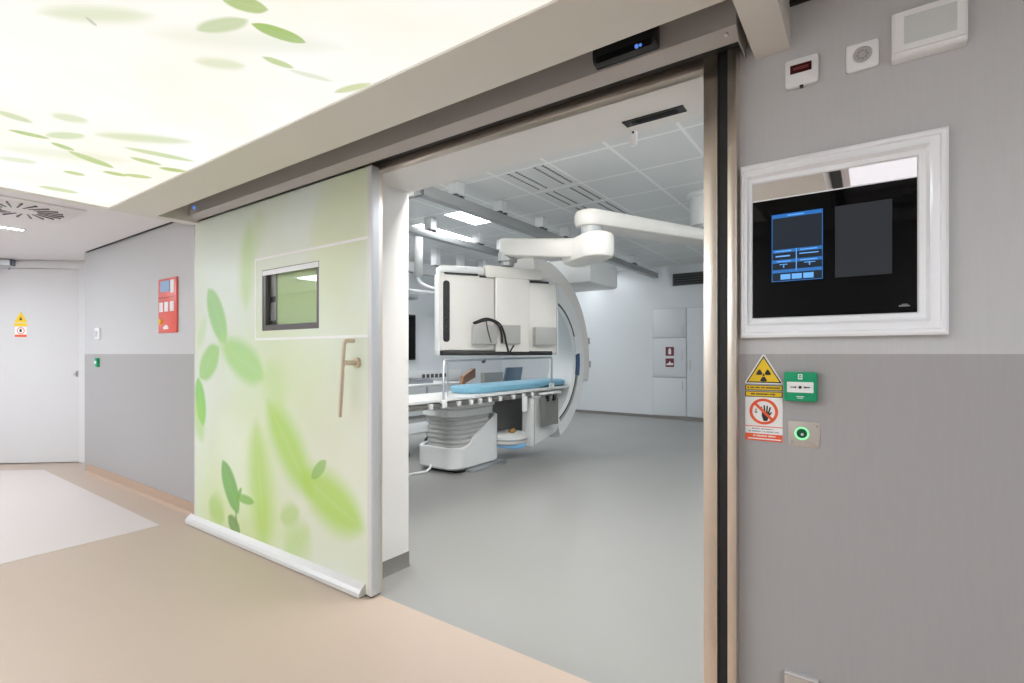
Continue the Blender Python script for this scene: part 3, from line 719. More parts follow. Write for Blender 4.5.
# touchless opener
tb = thing('touchless_switch', 'beige metal switch plate with a glowing green ring', 'switch', (-.165, W, .964))
MB().prism(rr(-.208, -.124, .964, 1.042, .003), 'y', W - .003, W, .001).build('plate', M_plate, tb)
MB().ringprism(circ(-.171, 1.006, .0205, 32), circ(-.171, 1.006, .0145, 32), 'y', W - .0065, W - .003).build('light_ring', M_gring, tb)
MB().prism(circ(-.171, 1.006, .014, 24), 'y', W - .005, W - .003).build('sensor', M_gdark, tb)
MB().sphere((-.170, W - .005, 1.003), .004, (1, .4, 1)).build('lens', M_alu, tb)
MB().sphere((-.131, W - .003, 1.030), .002, (1, .4, 1)).build('screw', M_dgrey, tb)
MB().box(-.2, -.192, W - .0034, W - .003, .974, .978).box(-.2, -.194, W - .0034, W - .003, .980, .984).build('mark', M_sigrey, tb)
# low beige box
lb = thing('kick_switch', 'beige metal switch box low on the grey wall', 'switch', (-.172, W, .16))
MB().box(-.217, -.126, W - .026, W, .16, .262, .004).build('box', M_plate, lb)
MB().box(-.217, -.126, W - .022, W, .2622, .268, .002).build('top_rim', M_alub, lb)

# ------------------------------------------------------------------ far left wall fittings
fa = thing('fire_alarm_panel', 'red fire alarm panel with a small display on the far left wall', 'alarm panel', (-4.763, W, 1.425))
MB().box(-4.91, -4.56, W - .016, W, 1.425, 1.876, .004).build('case', M_red, fa)
MB().box(-4.86, -4.68, W - .0195, W - .0155, 1.765, 1.855).build('display', mat('panel_display', (.25, .35, .5, 1), .2, emit=(.2, .3, .5, 1), strength=.25), fa)
MB().box(-4.665, -4.60, W - .019, W - .0155, 1.75, 1.855).build('keypad', M_white, fa)
MB().box(-4.90, -4.57, W - .018, W - .0155, 1.716, 1.722).build('seam', mat('seam_red', (.4, .03, .03, 1), .4), fa)
for k in range(3): MB().box(-4.885 + k * .105, -4.815 + k * .105, W - .0195, W - .0155, 1.60, 1.68, .002).build('label_window', M_white, fa)
MB().cyl((-4.86, W - .0155, 1.52), (-4.86, W - .026, 1.52), .022, 18).build('key_lock', M_yel, fa)
MB().prism([(-4.80, 1.455), (-4.71, 1.455), (-4.71, 1.475), (-4.74, 1.49), (-4.77, 1.487), (-4.80, 1.472)], 'y', W - .019, W - .0155).build('emblem', M_signw, fa)
ws = thing('light_switch', 'white square wall switch near the far white door', 'switch', (-6.45, W, 1.395))
MB().box(-6.475, -6.345, W - .02, W, 1.395, 1.515, .005).build('box', M_white, ws)
MB().box(-6.44, -6.38, W - .026, W - .019, 1.425, 1.485, .003).build('rocker', M_alu, ws)
g2 = thing('call_point', 'small green emergency call point below the white wall switch', 'call point', (-6.44, W, 1.118))
MB().box(-6.465, -6.385, W - .025, W, 1.118, 1.208, .005).build('box', M_green, g2)
MB().box(-6.452, -6.398, W - .028, W - .024, 1.15, 1.18).build('element', M_signw, g2)

# sign on the far door
def fsg(b, poly, t0, t1):   # (s,z) polygon on the slanted door
    A = [(*dg(s, t0), z) for s, z in poly]; C = [(*dg(s, t1), z) for s, z in poly]
    return b.loops([A, C])
o = (*dg(.612, 0), 1.444)
f1 = thing('radiation_sign', 'small yellow radiation triangle over a red bordered notice on the far white door', 'sign', o)
fsg(MB(), [(.55, 1.444), (.674, 1.444), (.674, 1.56), (.55, 1.56)], .001, .003).build('plate', M_signw, f1)
fsg(MB(), [(.55, 1.444), (.674, 1.444), (.674, 1.47), (.55, 1.47)], .003, .004).build('red_band', M_signr, f1)
A = [(.612 + .04 * math.cos(2 * PI * k / 20), 1.515 + .04 * math.sin(2 * PI * k / 20)) for k in range(20)]
fsg(MB(), A, .003, .004).build('prohibition_disc', M_signr, f1)
A = [(.612 + .031 * math.cos(2 * PI * k / 20), 1.515 + .031 * math.sin(2 * PI * k / 20)) for k in range(20)]
fsg(MB(), A, .004, .0045).build('disc_field', M_signw, f1)
fsg(MB(), [(.598, 1.50), (.626, 1.50), (.622, 1.535), (.604, 1.535)], .0045, .005).build('hand', M_ink, f1)
fsg(MB(), [(.545, 1.566), (.68, 1.566), (.68, 1.60), (.545, 1.60)], .001, .003).build('caption', M_yel, f1)
fsg(MB(), [(.545, 1.61), (.68, 1.61), (.612, 1.735)], .001, .003).build('triangle', M_yel, f1)
fsg(MB(), [(.596, 1.635), (.628, 1.635), (.612, 1.675)], .003, .004).build('trefoil', M_ink, f1)

# ceiling air diffusers and strip light in the corridor
def swirl(cx, cy, label):
    t = thing('air_diffuser', label, 'air vent', (cx, cy, CZ), 0, 'swirl air diffusers in the corridor ceiling')
    MB().box(cx - .31, cx + .31, cy - .31, cy + .31, CZ - .012, CZ, .003).build('plate', M_ceil, t)
    MB().lathe((cx, cy, CZ - .012), [(.27, .002), (.27, -.004), (.06, -.012), (.001, -.012)], 36).build('face', M_ceil, t)
    v = MB()
    for k in range(20):
        a = 2 * PI * k / 20; r0, r1 = (.10, .245); da = .18
        p0 = Vector((cx + r0 * math.cos(a), cy + r0 * math.sin(a))); p1 = Vector((cx + r1 * math.cos(a + da), cy + r1 * math.sin(a + da)))
        d = (p1 - p0).normalized(); nn = Vector((-d.y, d.x)) * .0035
        v.prism([tuple(p0 + nn), tuple(p0 - nn), tuple(p1 - nn * 1.5), tuple(p1 + nn * 1.5)], 'z', CZ - .026, CZ - .012)
    v.build('slots', M_dgrey, t)
    return t
swirl(-5.10, .955, 'white swirl air diffuser in the ceiling left of the leaf panel')
swirl(.35, -.85, 'white swirl air diffuser mirrored in the glass of the touch panel')
ls = thing('linear_ceiling_light', 'narrow white strip light in the corridor ceiling at the far left', 'ceiling light', (-5.97, .42, CZ))
MB().box(-6.005, -5.935, -.3, 1.15, CZ - .008, CZ, .002).build('frame', M_white, ls)
MB().box(-5.992, -5.948, -.29, 1.14, CZ - .010, CZ - .007).build('diffuser', M_tube, ls)

def added_corridor_light(x0, x1, y0, y1, label):  # fixtures out of view, added to even out the corridor brightness
    t = thing('ceiling_light', label, 'ceiling light', ((x0 + x1) / 2, (y0 + y1) / 2, CZ), 0, 'unseen recessed lights added to the corridor ceiling')
    MB().ringprism(rect(x0 - .02, x1 + .02, y0 - .02, y1 + .02), rect(x0, x1, y0, y1), 'z', CZ - .012, CZ).build('frame', M_white, t)
    MB().box(x0, x1, y0, y1, CZ - .008, CZ - .002).build('diffuser', M_added_clight, t)
for (xa, xb, ya, yb, lab) in ((-3.9, -2.7, -1.35, -.85, 'added unseen recessed corridor ceiling light over the far half of the corridor, behind the viewpoint'),
                              (-2.4, -1.2, -1.35, -.85, 'added unseen recessed corridor ceiling light straight behind the viewpoint'),
                              (.9, 2.1, -1.0, -.4, 'added unseen recessed corridor ceiling light to the right of the touch panel'),
                              (-6.6, -5.2, -1.2, -.6, 'added unseen recessed corridor ceiling light near the far white door'),
                              (-7.6, -6.5, -.2, .4, 'added unseen recessed corridor ceiling light right before the far white door')):
    added_corridor_light(xa, xb, ya, yb, lab)

# ------------------------------------------------------------------ procedure room: back wall
def flush(name, x0, x1, z0, z1, label, cat, hz, hside=1):
    t = thing(name, label, cat, ((x0 + x1) / 2, 9.75, z0))
    MB().box(x0, x1, 9.742, 9.75, z0, z1).build('reveal', mat('reveal_grey', (.42, .44, .45, 1), .5), t)
    MB().box(x0 + .007, x1 - .007, 9.732, 9.742, z0 + .007, z1 - .007, .002).build('panel', M_wallw, t)
    hx = x1 - .08 if hside > 0 else x0 + .05
    MB().box(hx, hx + .022, 9.712, 9.732, hz, hz + .18, .004).build('handle', M_alu, t)
    return t
flush('wall_cabinet', -3.488, -2.84, 1.565, 2.13, 'top white flush cabinet on the back wall above the two maroon signs', 'cabinet', 1.60)
flush('wall_cabinet', -3.488, -2.84, .80, 1.56, 'middle white flush cabinet on the back wall bearing two maroon signs', 'cabinet', 1.12)
flush('wall_cabinet', -3.488, -2.84, .06, .795, 'bottom white flush cabinet on the back wall below the maroon signs', 'cabinet', .56)
flush('wall_cabinet', -2.83, -2.0, .06, 2.13, 'tall white flush cupboard beside the metal door frame at the back wall', 'cabinet', .95, -1)
for (za, zb, lab, kind) in ((1.215, 1.386, 'upper maroon square sign with white pictogram on the back wall', 0), (1.0, 1.165, 'lower maroon square sign with white pictogram on the back wall', 1)):
    t = thing('fire_sign', lab, 'sign', (-3.152, 9.732, za))
    MB().box(-3.232, -3.07, 9.728, 9.732, za, zb).build('plate', M_maroon, t)
    b = MB()
    if kind == 0: b.prism(rr(-3.178, -3.124, za + .03, zb - .04, .012), 'y', 9.725, 9.728).box(-3.163, -3.139, 9.725, 9.728, zb - .042, zb - .02)
    else: b.prism([(-3.215, za + .035), (-3.085, za + .035), (-3.085, za + .075), (-3.13, za + .075), (-3.15, za + .12), (-3.17, za + .075), (-3.215, za + .06)], 'y', 9.725, 9.728)
    b.build('pictogram', M_signw, t)
vt = thing('wall_vent', 'black rectangular air grille high on the back wall', 'air vent', (-2.8, 9.75, 2.555))
MB().ringprism(rect(-3.095, -2.4, 2.555, 2.785), rect(-3.07, -2.425, 2.58, 2.76), 'y', 9.73, 9.75).build('frame', M_dgrey, vt)
MB().box(-3.07, -2.425, 9.744, 9.75, 2.58, 2.76).build('backing', M_ink, vt)
b = MB()
for k in range(4): b.prism([(9.734, 2.592 + k * .044), (9.744, 2.606 + k * .044), (9.744, 2.612 + k * .044), (9.734, 2.600 + k * .044)], 'x', -3.07, -2.425)
b.build('louvres', M_dgrey, vt)

# left wall of the room: display, wall duct and sockets
wd = thing('wall_display', 'black wall-mounted display seen at the left edge of the doorway', 'display', (-7.2, 6.4, 1.134))
MB().box(-7.2, -7.15, 5.85, 6.913, 1.134, 2.004, .01).build('case', M_bplas, wd)
MB().box(-7.15, -7.146, 5.88, 6.883, 1.165, 1.975).build('screen', M_glassblk, wd)
wc = thing('wall_duct', 'white horizontal wall duct with a row of dark sockets', 'wall duct', (-7.2, 7.2, .72))
MB().box(-7.2, -7.12, 5.0, 8.2, .70, .92, .01).build('trunking', M_equip, wc)
for k in range(6):
    y = 7.05 + k * .12
    MB().box(-7.122, -7.108, y, y + .075, .78, .855, .006).build('socket', M_dgrey, wc)

# ------------------------------------------------------------------ procedure room: ceiling
def lightpanel(x0, x1, y0, y1, label, lm=None):
    t = thing('ceiling_light', label, 'ceiling light', ((x0 + x1) / 2, (y0 + y1) / 2, RZ), 0, 'recessed lights in the procedure room ceiling')
    MB().ringprism(rect(x0 - .02, x1 + .02, y0 - .02, y1 + .02), rect(x0, x1, y0, y1), 'z', RZ - .012, RZ).build('frame', M_white, t)
    MB().box(x0, x1, y0, y1, RZ - .008, RZ - .002).build('diffuser', lm or M_rlight, t)
lightpanel(-4.22, -3.94, 4.55, 5.14, 'bright rectangular ceiling light between the grey rails near the doorway')
lightpanel(-5.10, -4.80, 7.15, 8.1, 'bright ceiling light above the monitor bank, farther back')
lightpanel(-4.75, -4.40, 8.35, 9.3, 'bright ceiling light beside the suspension arm elbow')
lightpanel(-5.0, -4.76, 4.7, 5.85, 'long ceiling light seen edge-on behind the second rail')
lightpanel(-.25, .1, 3.2, 4.4, 'added ceiling light hidden behind the right door jamb, nearest')  # this and the panels below are unseen, added to brighten the room
lightpanel(-.25, .1, 6.2, 7.4, 'added ceiling light hidden behind the right door jamb, farther back')
lightpanel(-2.2, -.7, 2.16, 2.5, 'added unseen ceiling light just inside the doorway, above the lintel line', M_added_nlight)
lightpanel(-4.6, -4.0, 2.4, 2.9, 'added unseen ceiling light just inside the room over the near end of the table', M_added_nlight)
lightpanel(-6.7, -6.2, 4.5, 5.8, 'added unseen ceiling light over the instrument trolley by the left wall')

def slotvent(xc, y0, y1, label):
    t = thing('slot_diffuser', label, 'air vent', (xc, (y0 + y1) / 2, RZ), 0, 'slotted air diffusers in the procedure room ceiling')
    MB().box(xc - .075, xc + .075, y0, y1, RZ - .005, RZ).build('plate', M_equip, t)
    n = 13; p = (y1 - y0 - .04) / n
    for s in (-.045, .045):
        b = MB()
        for k in range(n): b.box(xc + s - .012, xc + s + .012, y0 + .02 + k * p, y0 + .02 + k * p + p * .66, RZ - .0065, RZ - .0045)
        b.build('slot_row', M_dgrey, t)
names = ['nearest', 'middle', 'farthest']
for i, (ya, yb) in enumerate(((3.86, 4.46), (4.55, 5.12), (5.2, 5.8))):
    slotvent(-2.45, ya, yb, f'{names[i]} slotted ceiling diffuser of the row nearer the suspension arm')
    slotvent(-2.74, ya, yb, f'{names[i]} slotted ceiling diffuser of the row nearer the grey rail')

def rail(x, y0, y1, posts, label, z0=2.70, z1=2.80, w=.10):
    t = thing('ceiling_rail', label, 'rail', (x, (y0 + y1) / 2, z0), 0, 'grey ceiling rails of the gantry')
    MB().box(x - w / 2, x + w / 2, y0, y1, z0, z1, .006).build('beam', M_mgrey, t)
    MB().box(x - w / 2 - .004, x + w / 2 + .004, y0 - .02, y0, z0 - .01, z1 + .01, .004).build('end_stop', M_dgrey, t)
    for y in posts:
        MB().box(x - .06, x + .06, y - .05, y + .05, z1 + .02, RZ, .004).build('post', M_equip, t)
        MB().box(x - .055, x + .055, y - .06, y - .02, z1, z1 + .025).box(x - .055, x + .055, y + .02, y + .06, z1, z1 + .025).build('clamp', M_dgrey, t)
rail(-3.36, 3.30, 9.55, (3.80, 4.53, 5.39, 6.0, 7.1, 8.4), 'grey ceiling rail nearest the doorway, on white posts')
rail(-4.50, 3.4, 9.55, (4.6, 5.55, 6.1, 7.2, 8.4), 'grey ceiling rail behind the nearest one', 2.70, 2.78, .09)
rail(-5.75, 3.6, 9.55, (5.0, 6.0, 6.6, 7.2), 'third grey ceiling rail, farthest from the doorway', 2.50, 2.66, .10)
br = thing('cross_rail', 'dark cross rail joining the near ends of the ceiling rails', 'rail', (-4.2, 3.2, 2.74))
MB().box(-5.3, -3.42, 3.31, 3.37, 2.715, 2.765, .004).build('beam', M_mgrey, br)
for xx in (-3.7, -4.9):
    MB().box(xx - .04, xx + .04, 3.30, 3.38, 2.765, RZ).build('hanger', M_equip, br)

def arm(p0, p1, w0, w1, zb0, zt0, zb1, zt1, e=.03):
    """flat-sided arm with ends rounded in plan"""
    p0, p1 = Vector(p0), Vector(p1); d = (p1 - p0).normalized(); n = Vector((-d.y, d.x)); L = (p1 - p0).length
    def outline(ins):
        out = []
        for (c, r, a0) in ((p1, w1 / 2 - ins, -PI / 2), (p0, w0 / 2 - ins, PI / 2)):
            for k in range(11):
                a = a0 + PI * k / 10; out.append(c + d * (r * math.cos(a)) + n * (r * math.sin(a)))
        return out
    def lev(ins, zf):
        return [(q.x, q.y, zf(max(0, min(1, (q - p0).dot(d) / L)))) for q in outline(ins)]
    zb = lambda t: zb0 + (zb1 - zb0) * t
    zt = lambda t: zt0 + (zt1 - zt0) * t
    return MB().loops([lev(e, zb), lev(e * .3, lambda t: zb(t) + e * .3), lev(0, lambda t: zb(t) + e), lev(0, lambda t: zt(t) - e), lev(e * .3, lambda t: zt(t) - e * .3), lev(e, zt)])
# suspension arm with elbow
su = thing('suspension_arm', 'jointed white ceiling suspension arm that carries the monitor bank', 'ceiling arm', (-1.436, 5.597, RZ))
MB().lathe((-1.436, 5.597, RZ), [(.19, 0), (.19, -.03), (.155, -.05), (.155, -.34), (.001, -.34)], 28).build('ceiling_column', M_equip, su)
MB().lathe((-1.436, 5.597, RZ - .34), [(.148, .0), (.148, -.04), (.001, -.04)], 28).build('column_joint', M_mgrey, su)
arm((-1.40, 5.66), (-2.05, 4.11), .30, .27, 2.41, 2.54, 2.375, 2.53, .045).build('upper_arm', M_offw, su)
jt = (-2.03, 4.10)
MB().lathe((*jt, 2.38), [(.10, .0), (.10, -.075), (.001, -.075)], 28).build('elbow_joint', M_mgrey, su)
MB().prism(sector(jt[0], jt[1], .0995, .102, PI * 1.02, PI * 1.28, 8), 'z', 2.312, 2.372).build('joint_label', M_bluedk, su)
arm((-3.19, 4.46), (-2.2, 4.13), .21, .24, 2.31, 2.49, 2.12, 2.29, .02).build('lower_arm', M_offw, su)
arm((-2.26, 4.26), (-1.93, 4.00), .28, .30, 2.085, 2.31, 2.07, 2.295, .05).build('elbow_cover', M_offw, su)
MB().lathe((-3.2, 4.45, 2.315), [(.105, .02), (.105, -.07), (.07, -.07), (.07, -.115), (.001, -.115)], 24).build('wrist_joint', M_mgrey, su)

# monitor bank: local frame with x along the bank, y away from the doorway
BR = math.atan2(.838, .5457)
mb_ = thing('monitor_bank', 'large white monitor bank seen from behind, hanging over the blue table pad', 'monitor bank', (-3.6, 3.82, 0), BR)
def lb_(name, b, m, parent=None): return b.build(name, m, parent or mb_, local=True)
lb_('back_panel', MB().box(.0, .60, .02, .16, 1.285, 2.085, .02), M_offw)
lb_('back_panel', MB().box(1.0, 1.345, .02, .16, 1.255, 2.045, .02), M_offw)
lb_('spine', MB().box(.605, .995, -.012, .18, 1.275, 2.065, .008), M_offw)
lb_('head_bracket', MB().prism([(.50, 2.066), (1.16, 2.066), (1.16, 2.178), (.50, 2.195)], 'y', .0, .22, .008), M_offw)
lb_('top_cover', MB().box(.01, .50, .03, .26, 2.087, 2.178, .03), M_equip)
lb_('top_cover', MB().box(1.165, 1.34, .03, .20, 2.047, 2.10, .02), M_equip)
b = MB()
for (xa, xb, zz) in ((.05, .41, 2.088), (.43, .60, 2.073), (1.02, 1.24, 2.048)):
    lb_('top_slot', MB().box(xa, xb, .010, .03, zz - .012, zz + .008), M_ink)
lb_('grip_recess', MB().prism(rr(.036, .105, 1.375, 2.01, .03), 'y', .012, .03), M_bplas)
for (xa, xb, za, zb) in ((.342, .600, 1.352, 1.553), (.655, .868, 1.358, 1.558), (1.045, 1.30, 1.35, 1.545)):
    lb_('power_box', MB().box(xa, xb, -.065, .02, za, zb, .006), M_grey)
lb_('lower_rail', MB().box(.03, 1.29, .015, .17, 1.235, 1.284, .01), M_ink)
lb_('side_frame', MB().box(-.012, .0, .01, .20, 1.24, 2.09, .004), M_equip)
lb_('side_frame', MB().box(1.345, 1.357, .01, .20, 1.24, 2.04, .004), M_equip)
cab = [(.345, -.03, 1.572), (.43, -.09, 1.612), (.50, -.10, 1.616), (.61, -.10, 1.572), (.665, -.09, 1.48), (.695, -.08, 1.37), (.735, -.06, 1.25)]
lb_('cable', MB().tube(cab, .011, 8, 5), M_black)
cab2 = [(.36, -.03, 1.568), (.44, -.095, 1.595), (.52, -.10, 1.600), (.60, -.10, 1.55), (.64, -.09, 1.46), (.648, -.085, 1.37)]
lb_('cable', MB().tube(cab2, .011, 8, 5), M_black)
lb_('cable', MB().tube([(.47, -.085, 1.595), (.49, -.08, 1.50), (.53, -.075, 1.37)], .007, 8, 5), M_dgrey)
lb_('cable', MB().tube([(.735, -.06, 1.25), (.76, -.07, 1.30), (.785, -.08, 1.345)], .009, 8, 5), M_black)
# screens on the far side of the bank
for i in range(3):
    for j in range(2):
        lb_('screen', MB().box(.03 + i * .445, .45 + i * .445, .20, .235, 1.29 + j * .39, 1.66 + j * .39, .008), M_bplas)

# ------------------------------------------------------------------ patient table
tb_ = thing('patient_table', 'white patient table on a bellows pedestal', 'examination table', (-3.72, 4.35, 0))
def taper(y0, y1, z0, z1, xa, xb): return None
# floating top: long slab rounded at the near end
top = rr(-3.76, -3.20, 2.30, 5.86, .06, 6)
MB().loops([[(x, y, .805) for x, y in rr(-3.74, -3.22, 2.32, 5.84, .06, 6)], [(x, y, .815) for x, y in top], [(x, y, .838) for x, y in top], [(x, y, .842) for x, y in rr(-3.75, -3.21, 2.31, 5.85, .06, 6)]]).build('tabletop', M_equip, tb_)
MB().box(-3.215, -3.195, 2.5, 4.95, .763, .795, .003).box(-3.765, -3.745, 2.5, 4.95, .763, .795, .003).build('accessory_rail', mat('rail_steel', (.22, .21, .2, 1), .35, .6, noise=.05), tb_)
MB().box(-3.70, -3.26, 2.5, 5.75, .745, .806, .01).build('subframe', M_grey, tb_)
for y in (3.24, 3.40, 3.62, 3.80, 3.94, 4.10, 4.28, 4.52, 4.72, 4.90):
    MB().box(-3.205, -3.175, y, y + .045, .755, .803, .006).build('rail_clamp', M_equip, tb_)
# collar and bellows
def rl(x0, x1, y0, y1, r, z): return [(x, y, z) for x, y in rr(x0, x1, y0, y1, r, 6)]
MB().loops([rl(-3.97, -3.47, 3.90, 4.58, .14, .585), rl(-3.99, -3.45, 3.88, 4.60, .14, .60), rl(-3.99, -3.45, 3.88, 4.60, .14, .665), rl(-3.975, -3.465, 3.895, 4.585, .13, .672), rl(-4.0, -3.44, 3.86, 4.62, .14, .682), rl(-4.0, -3.44, 3.86, 4.62, .12, .735), rl(-3.9, -3.48, 3.9, 4.58, .1, .752)]).build('collar', M_equip, tb_)
fl = []
nf = 8
for k in range(nf):
    z = .20 + (.59 - .20) * k / nf; dz = (.59 - .20) / nf
    fl.append(rl(-3.945, -3.495, 3.94, 4.55, .12, z)); fl.append(rl(-3.962, -3.478, 3.92, 4.57, .14, z + dz * .4)); fl.append(rl(-3.962, -3.478, 3.92, 4.57, .14, z + dz * .7))
fl.append(rl(-3.945, -3.495, 3.94, 4.55, .12, .59))
MB().loops(fl).build('bellows', M_lgrey, tb_, angle=60)
# shell with sloped rim
def rim(y): 
    t = min(1, max(0, (y - 4.02) / .58)); t = t * t * (3 - 2 * t) if t < .25 else t * .97 + .03 * t
    return .275 + .30 * t
ou = rr(-4.06, -3.46, 3.90, 4.70, .14, 8); inn = rr(-4.02, -3.495, 3.935, 4.665, .11, 8)
# resample straight sides so that the rim can slope
def dense(lp, n=10):
    out = []
    for i, p in enumerate(lp):
        q = lp[(i + 1) % len(lp)]; d = math.dist(p, q); m_ = n if d > .1 else 1
        for k in range(m_): out.append((p[0] + (q[0] - p[0]) * k / m_, p[1] + (q[1] - p[1]) * k / m_))
    return out
ou, inn = dense(ou), dense(inn)
lo = dense(rr(-4.03, -3.49, 3.93, 4.67, .12, 8))
MB().loops([[(x, y, .035) for x, y in lo], [(x, y, .06) for x, y in ou], [(x, y, rim(y) - .012) for x, y in ou],
            [((a[0] + b[0]) / 2, (a[1] + b[1]) / 2, rim((a[1] + b[1]) / 2)) for a, b in zip(ou, inn)], [(x, y, rim(y) - .012) for x, y in inn], [(x, y, .15) for x, y in inn]]).build('pedestal_shell', M_equip, tb_, angle=40)
MB().prism(rr(-3.95, -3.50, 4.0, 4.62, .08), 'z', 0, .036).build('foot', M_ink, tb_)
MB().loops([rl(-3.62, -3.40, 4.10, 4.76, .09, .0), rl(-3.62, -3.40, 4.10, 4.76, .09, .022), rl(-3.60, -3.42, 4.12, 4.74, .08, .034)]).build('base_plate', M_steelc, tb_)

# accessory bar standing over the table edge
ab = thing('table_guard_bar', 'thin chrome guard bar standing along the table edge on two posts', 'guard bar', (-3.19, 4.4, .80))
MB().tube([(-3.19, 3.43, .80), (-3.19, 3.43, 1.165), (-3.19, 3.45, 1.188), (-3.19, 5.33, 1.21), (-3.19, 5.362, 1.19), (-3.19, 5.362, .84)], .011, 10, 1).build('bar', M_steelc, ab)
MB().box(-3.215, -3.168, 3.40, 3.46, .76, .83, .006).build('bar_clamp', M_equip, ab)
MB().box(-3.215, -3.168, 5.335, 5.39, .842, .89, .006).build('bar_clamp', M_equip, ab)
MB().tube([(-3.23, 3.53, 1.18), (-3.23, 3.53, .9), (-3.23, 3.53, .85)], .005, 8, 1).build('drop_rod', M_steelc, ab)
MB().sphere((-3.19, 4.02, 1.178), .022).build('bar_knob', M_dgrey, ab)

pd = thing('table_pad', 'long light blue foam pad lying on the white table', 'mattress', (-3.48, 4.75, .842))
pl = [rl(-3.63, -3.27, 3.95, 5.90, .15, .843), rl(-3.65, -3.25, 3.93, 5.92, .17, .862), rl(-3.65, -3.25, 3.93, 5.92, .17, .905), rl(-3.61, -3.29, 3.97, 5.88, .13, .922)]
MB().loops(pl).build('foam', M_blue, pd, angle=60)
MB().box(-3.62, -3.24, 5.2, 5.86, .8422, .8436).build('base_sheet', M_ink, pd)

# lead apron flaps hanging from the table side
ap = thing('lead_apron', 'grey lead shield flaps hanging from the table side', 'radiation shield', (-3.13, 5.2, .42))
def flap(y0, y1, z0, z1):
    lp = []
    for k in range(9):
        t = k / 8; y = y0 + (y1 - y0) * t; xx = -3.115 + .012 * math.sin(t * 7)
        lp.append([(xx, y, z0), (xx, y, z1), (xx - .012, y, z1), (xx - .012, y, z0)])
    return MB().loops(lp)
flap(5.0, 5.38, .40, .72).build('lower_flap', M_apron, ap)
flap(5.02, 5.13, .70, .79).build('strap', M_apron, ap); flap(5.16, 5.23, .70, .79).build('strap', M_apron, ap); flap(5.28, 5.36, .70, .79).build('strap', M_apron, ap)
MB().box(-3.14, -3.09, 4.98, 5.42, .775, .80, .005).build('hanger_rail', M_equip, ap)
for y in (5.1, 5.25): MB().box(-3.118, -3.09, y, y + .05, .69, .76, .006).build('buckle', M_ink, ap)

# ------------------------------------------------------------------ C-arm gantry
CY, CZc = 5.25, 1.15
XN, XF = -3.2, -3.62
ca = thing('c_arm_gantry', 'white C-shaped X-ray gantry arcing around the far end of the table', 'x-ray machine', (-3.41, 6.45, RZ))
def arc(r0, r1, xa, xb, a0, a1, n=48, bev=.0):
    lp = []
    for k in range(n + 1):
        a = math.radians(a0 + (a1 - a0) * k / n); c, s = math.cos(a), math.sin(a)
        sec = [(r0 + bev, xa), (r1 - bev, xa), (r1, xa - bev * (1 if xb < xa else -1)), (r1, xb + bev), (r1 - bev, xb), (r0 + bev, xb), (r0, xb + bev), (r0, xa - bev)] if bev else [(r0, xa), (r1, xa), (r1, xb), (r0, xb)]
        lp.append([(x, CY + r * c, CZc + r * s) for r, x in sec])
    return MB().loops(lp)
arc(.735, 1.02, XN, XF, -70, 108, 60, .03).build('c_arc', M_equip, ca)
arc(.768, .792, XN + .003, XN - .002, -66, 95, 60).build('track_groove', M_ink, ca)
arc(.800, .826, XN + .006, XN - .002, -66, -8, 40).build('track_groove', mat('track_grey', (.3, .31, .31, 1), .4), ca)
arc(.752, .862, XN + .012, XN - .002, 7, 25, 14).build('guide_block', M_equip, ca)
arc(.755, .845, XN + .014, XN - .002, -13, 7.5, 14).build('blue_label', M_bluedk, ca)
arc(.99, 1.265, -3.24, -3.56, -13, 100, 36, .04).build('carrier_arm', M_offw, ca)
arc(.97, 1.10, -3.235, -3.56, -22, -10, 8, .03).build('carrier_end', M_offw, ca)
for (v, r) in ((13, 1.262), (-2, 1.262)):
    a = math.radians(v); MB().box(-3.27, -3.235, CY + r * math.cos(a) - .02, CY + r * math.cos(a) + .02, CZc + r * math.sin(a) - .045, CZc + r * math.sin(a) + .045, .008).build('release_knob', M_mgrey, ca)
MB().cyl((-3.24, 6.19, .74), (-3.56, 6.19, .74), .09, 20).build('rear_roller', M_equip, ca)
MB().box(-3.70, -2.96, 5.95, 6.85, 2.18, 2.52, .05).build('ceiling_carriage', M_equip, ca)
MB().box(-3.55, -3.2, 6.2, 6.8, 2.50, 2.70, .01).build('carriage_mount', M_mgrey, ca)
# detector above, tube housing below the table
MB().box(-3.62, -3.24, 5.02, 5.46, 1.60, 1.98, .04).build('detector', M_equip, ca)
MB().prism([(4.94, .742), (4.94, .172), (5.50, .277), (5.56, .34), (5.56, .72), (5.5, .742)], 'x', -3.205, -3.31, .012).build('tube_housing', M_equip, ca)
MB().box(-3.204, -3.2, 4.985, 4.993, .19, .735).build('housing_seam', M_mgrey, ca)
MB().lathe((-3.50, 4.86, .175), [(.001, 0), (.14, .01), (.23, .045), (.245, .08), (.24, .13), (.20, .155), (.001, .165)], 28).build('tube_cover', M_equip, ca)
MB().lathe((-3.50, 4.86, .175), [(.247, .08), (.249, .085), (.249, .092), (.247, .097)], 28).build('cover_seam', M_mgrey, ca)
MB().box(-3.86, -3.64, 4.72, 5.40, .20, .738, .02).build('tube_shroud', mat('shroud_grey', (.20, .20, .195, 1), .5, noise=.03), ca)
MB().cyl((-3.42, 4.80, .335), (-3.40, 4.86, .365), .035, 14, .028).build('filter_cap', M_orange, ca)
MB().box(-3.20, -3.17, 4.72, 4.80, .60, .77, .01).build('white_tag', M_white, tb_)

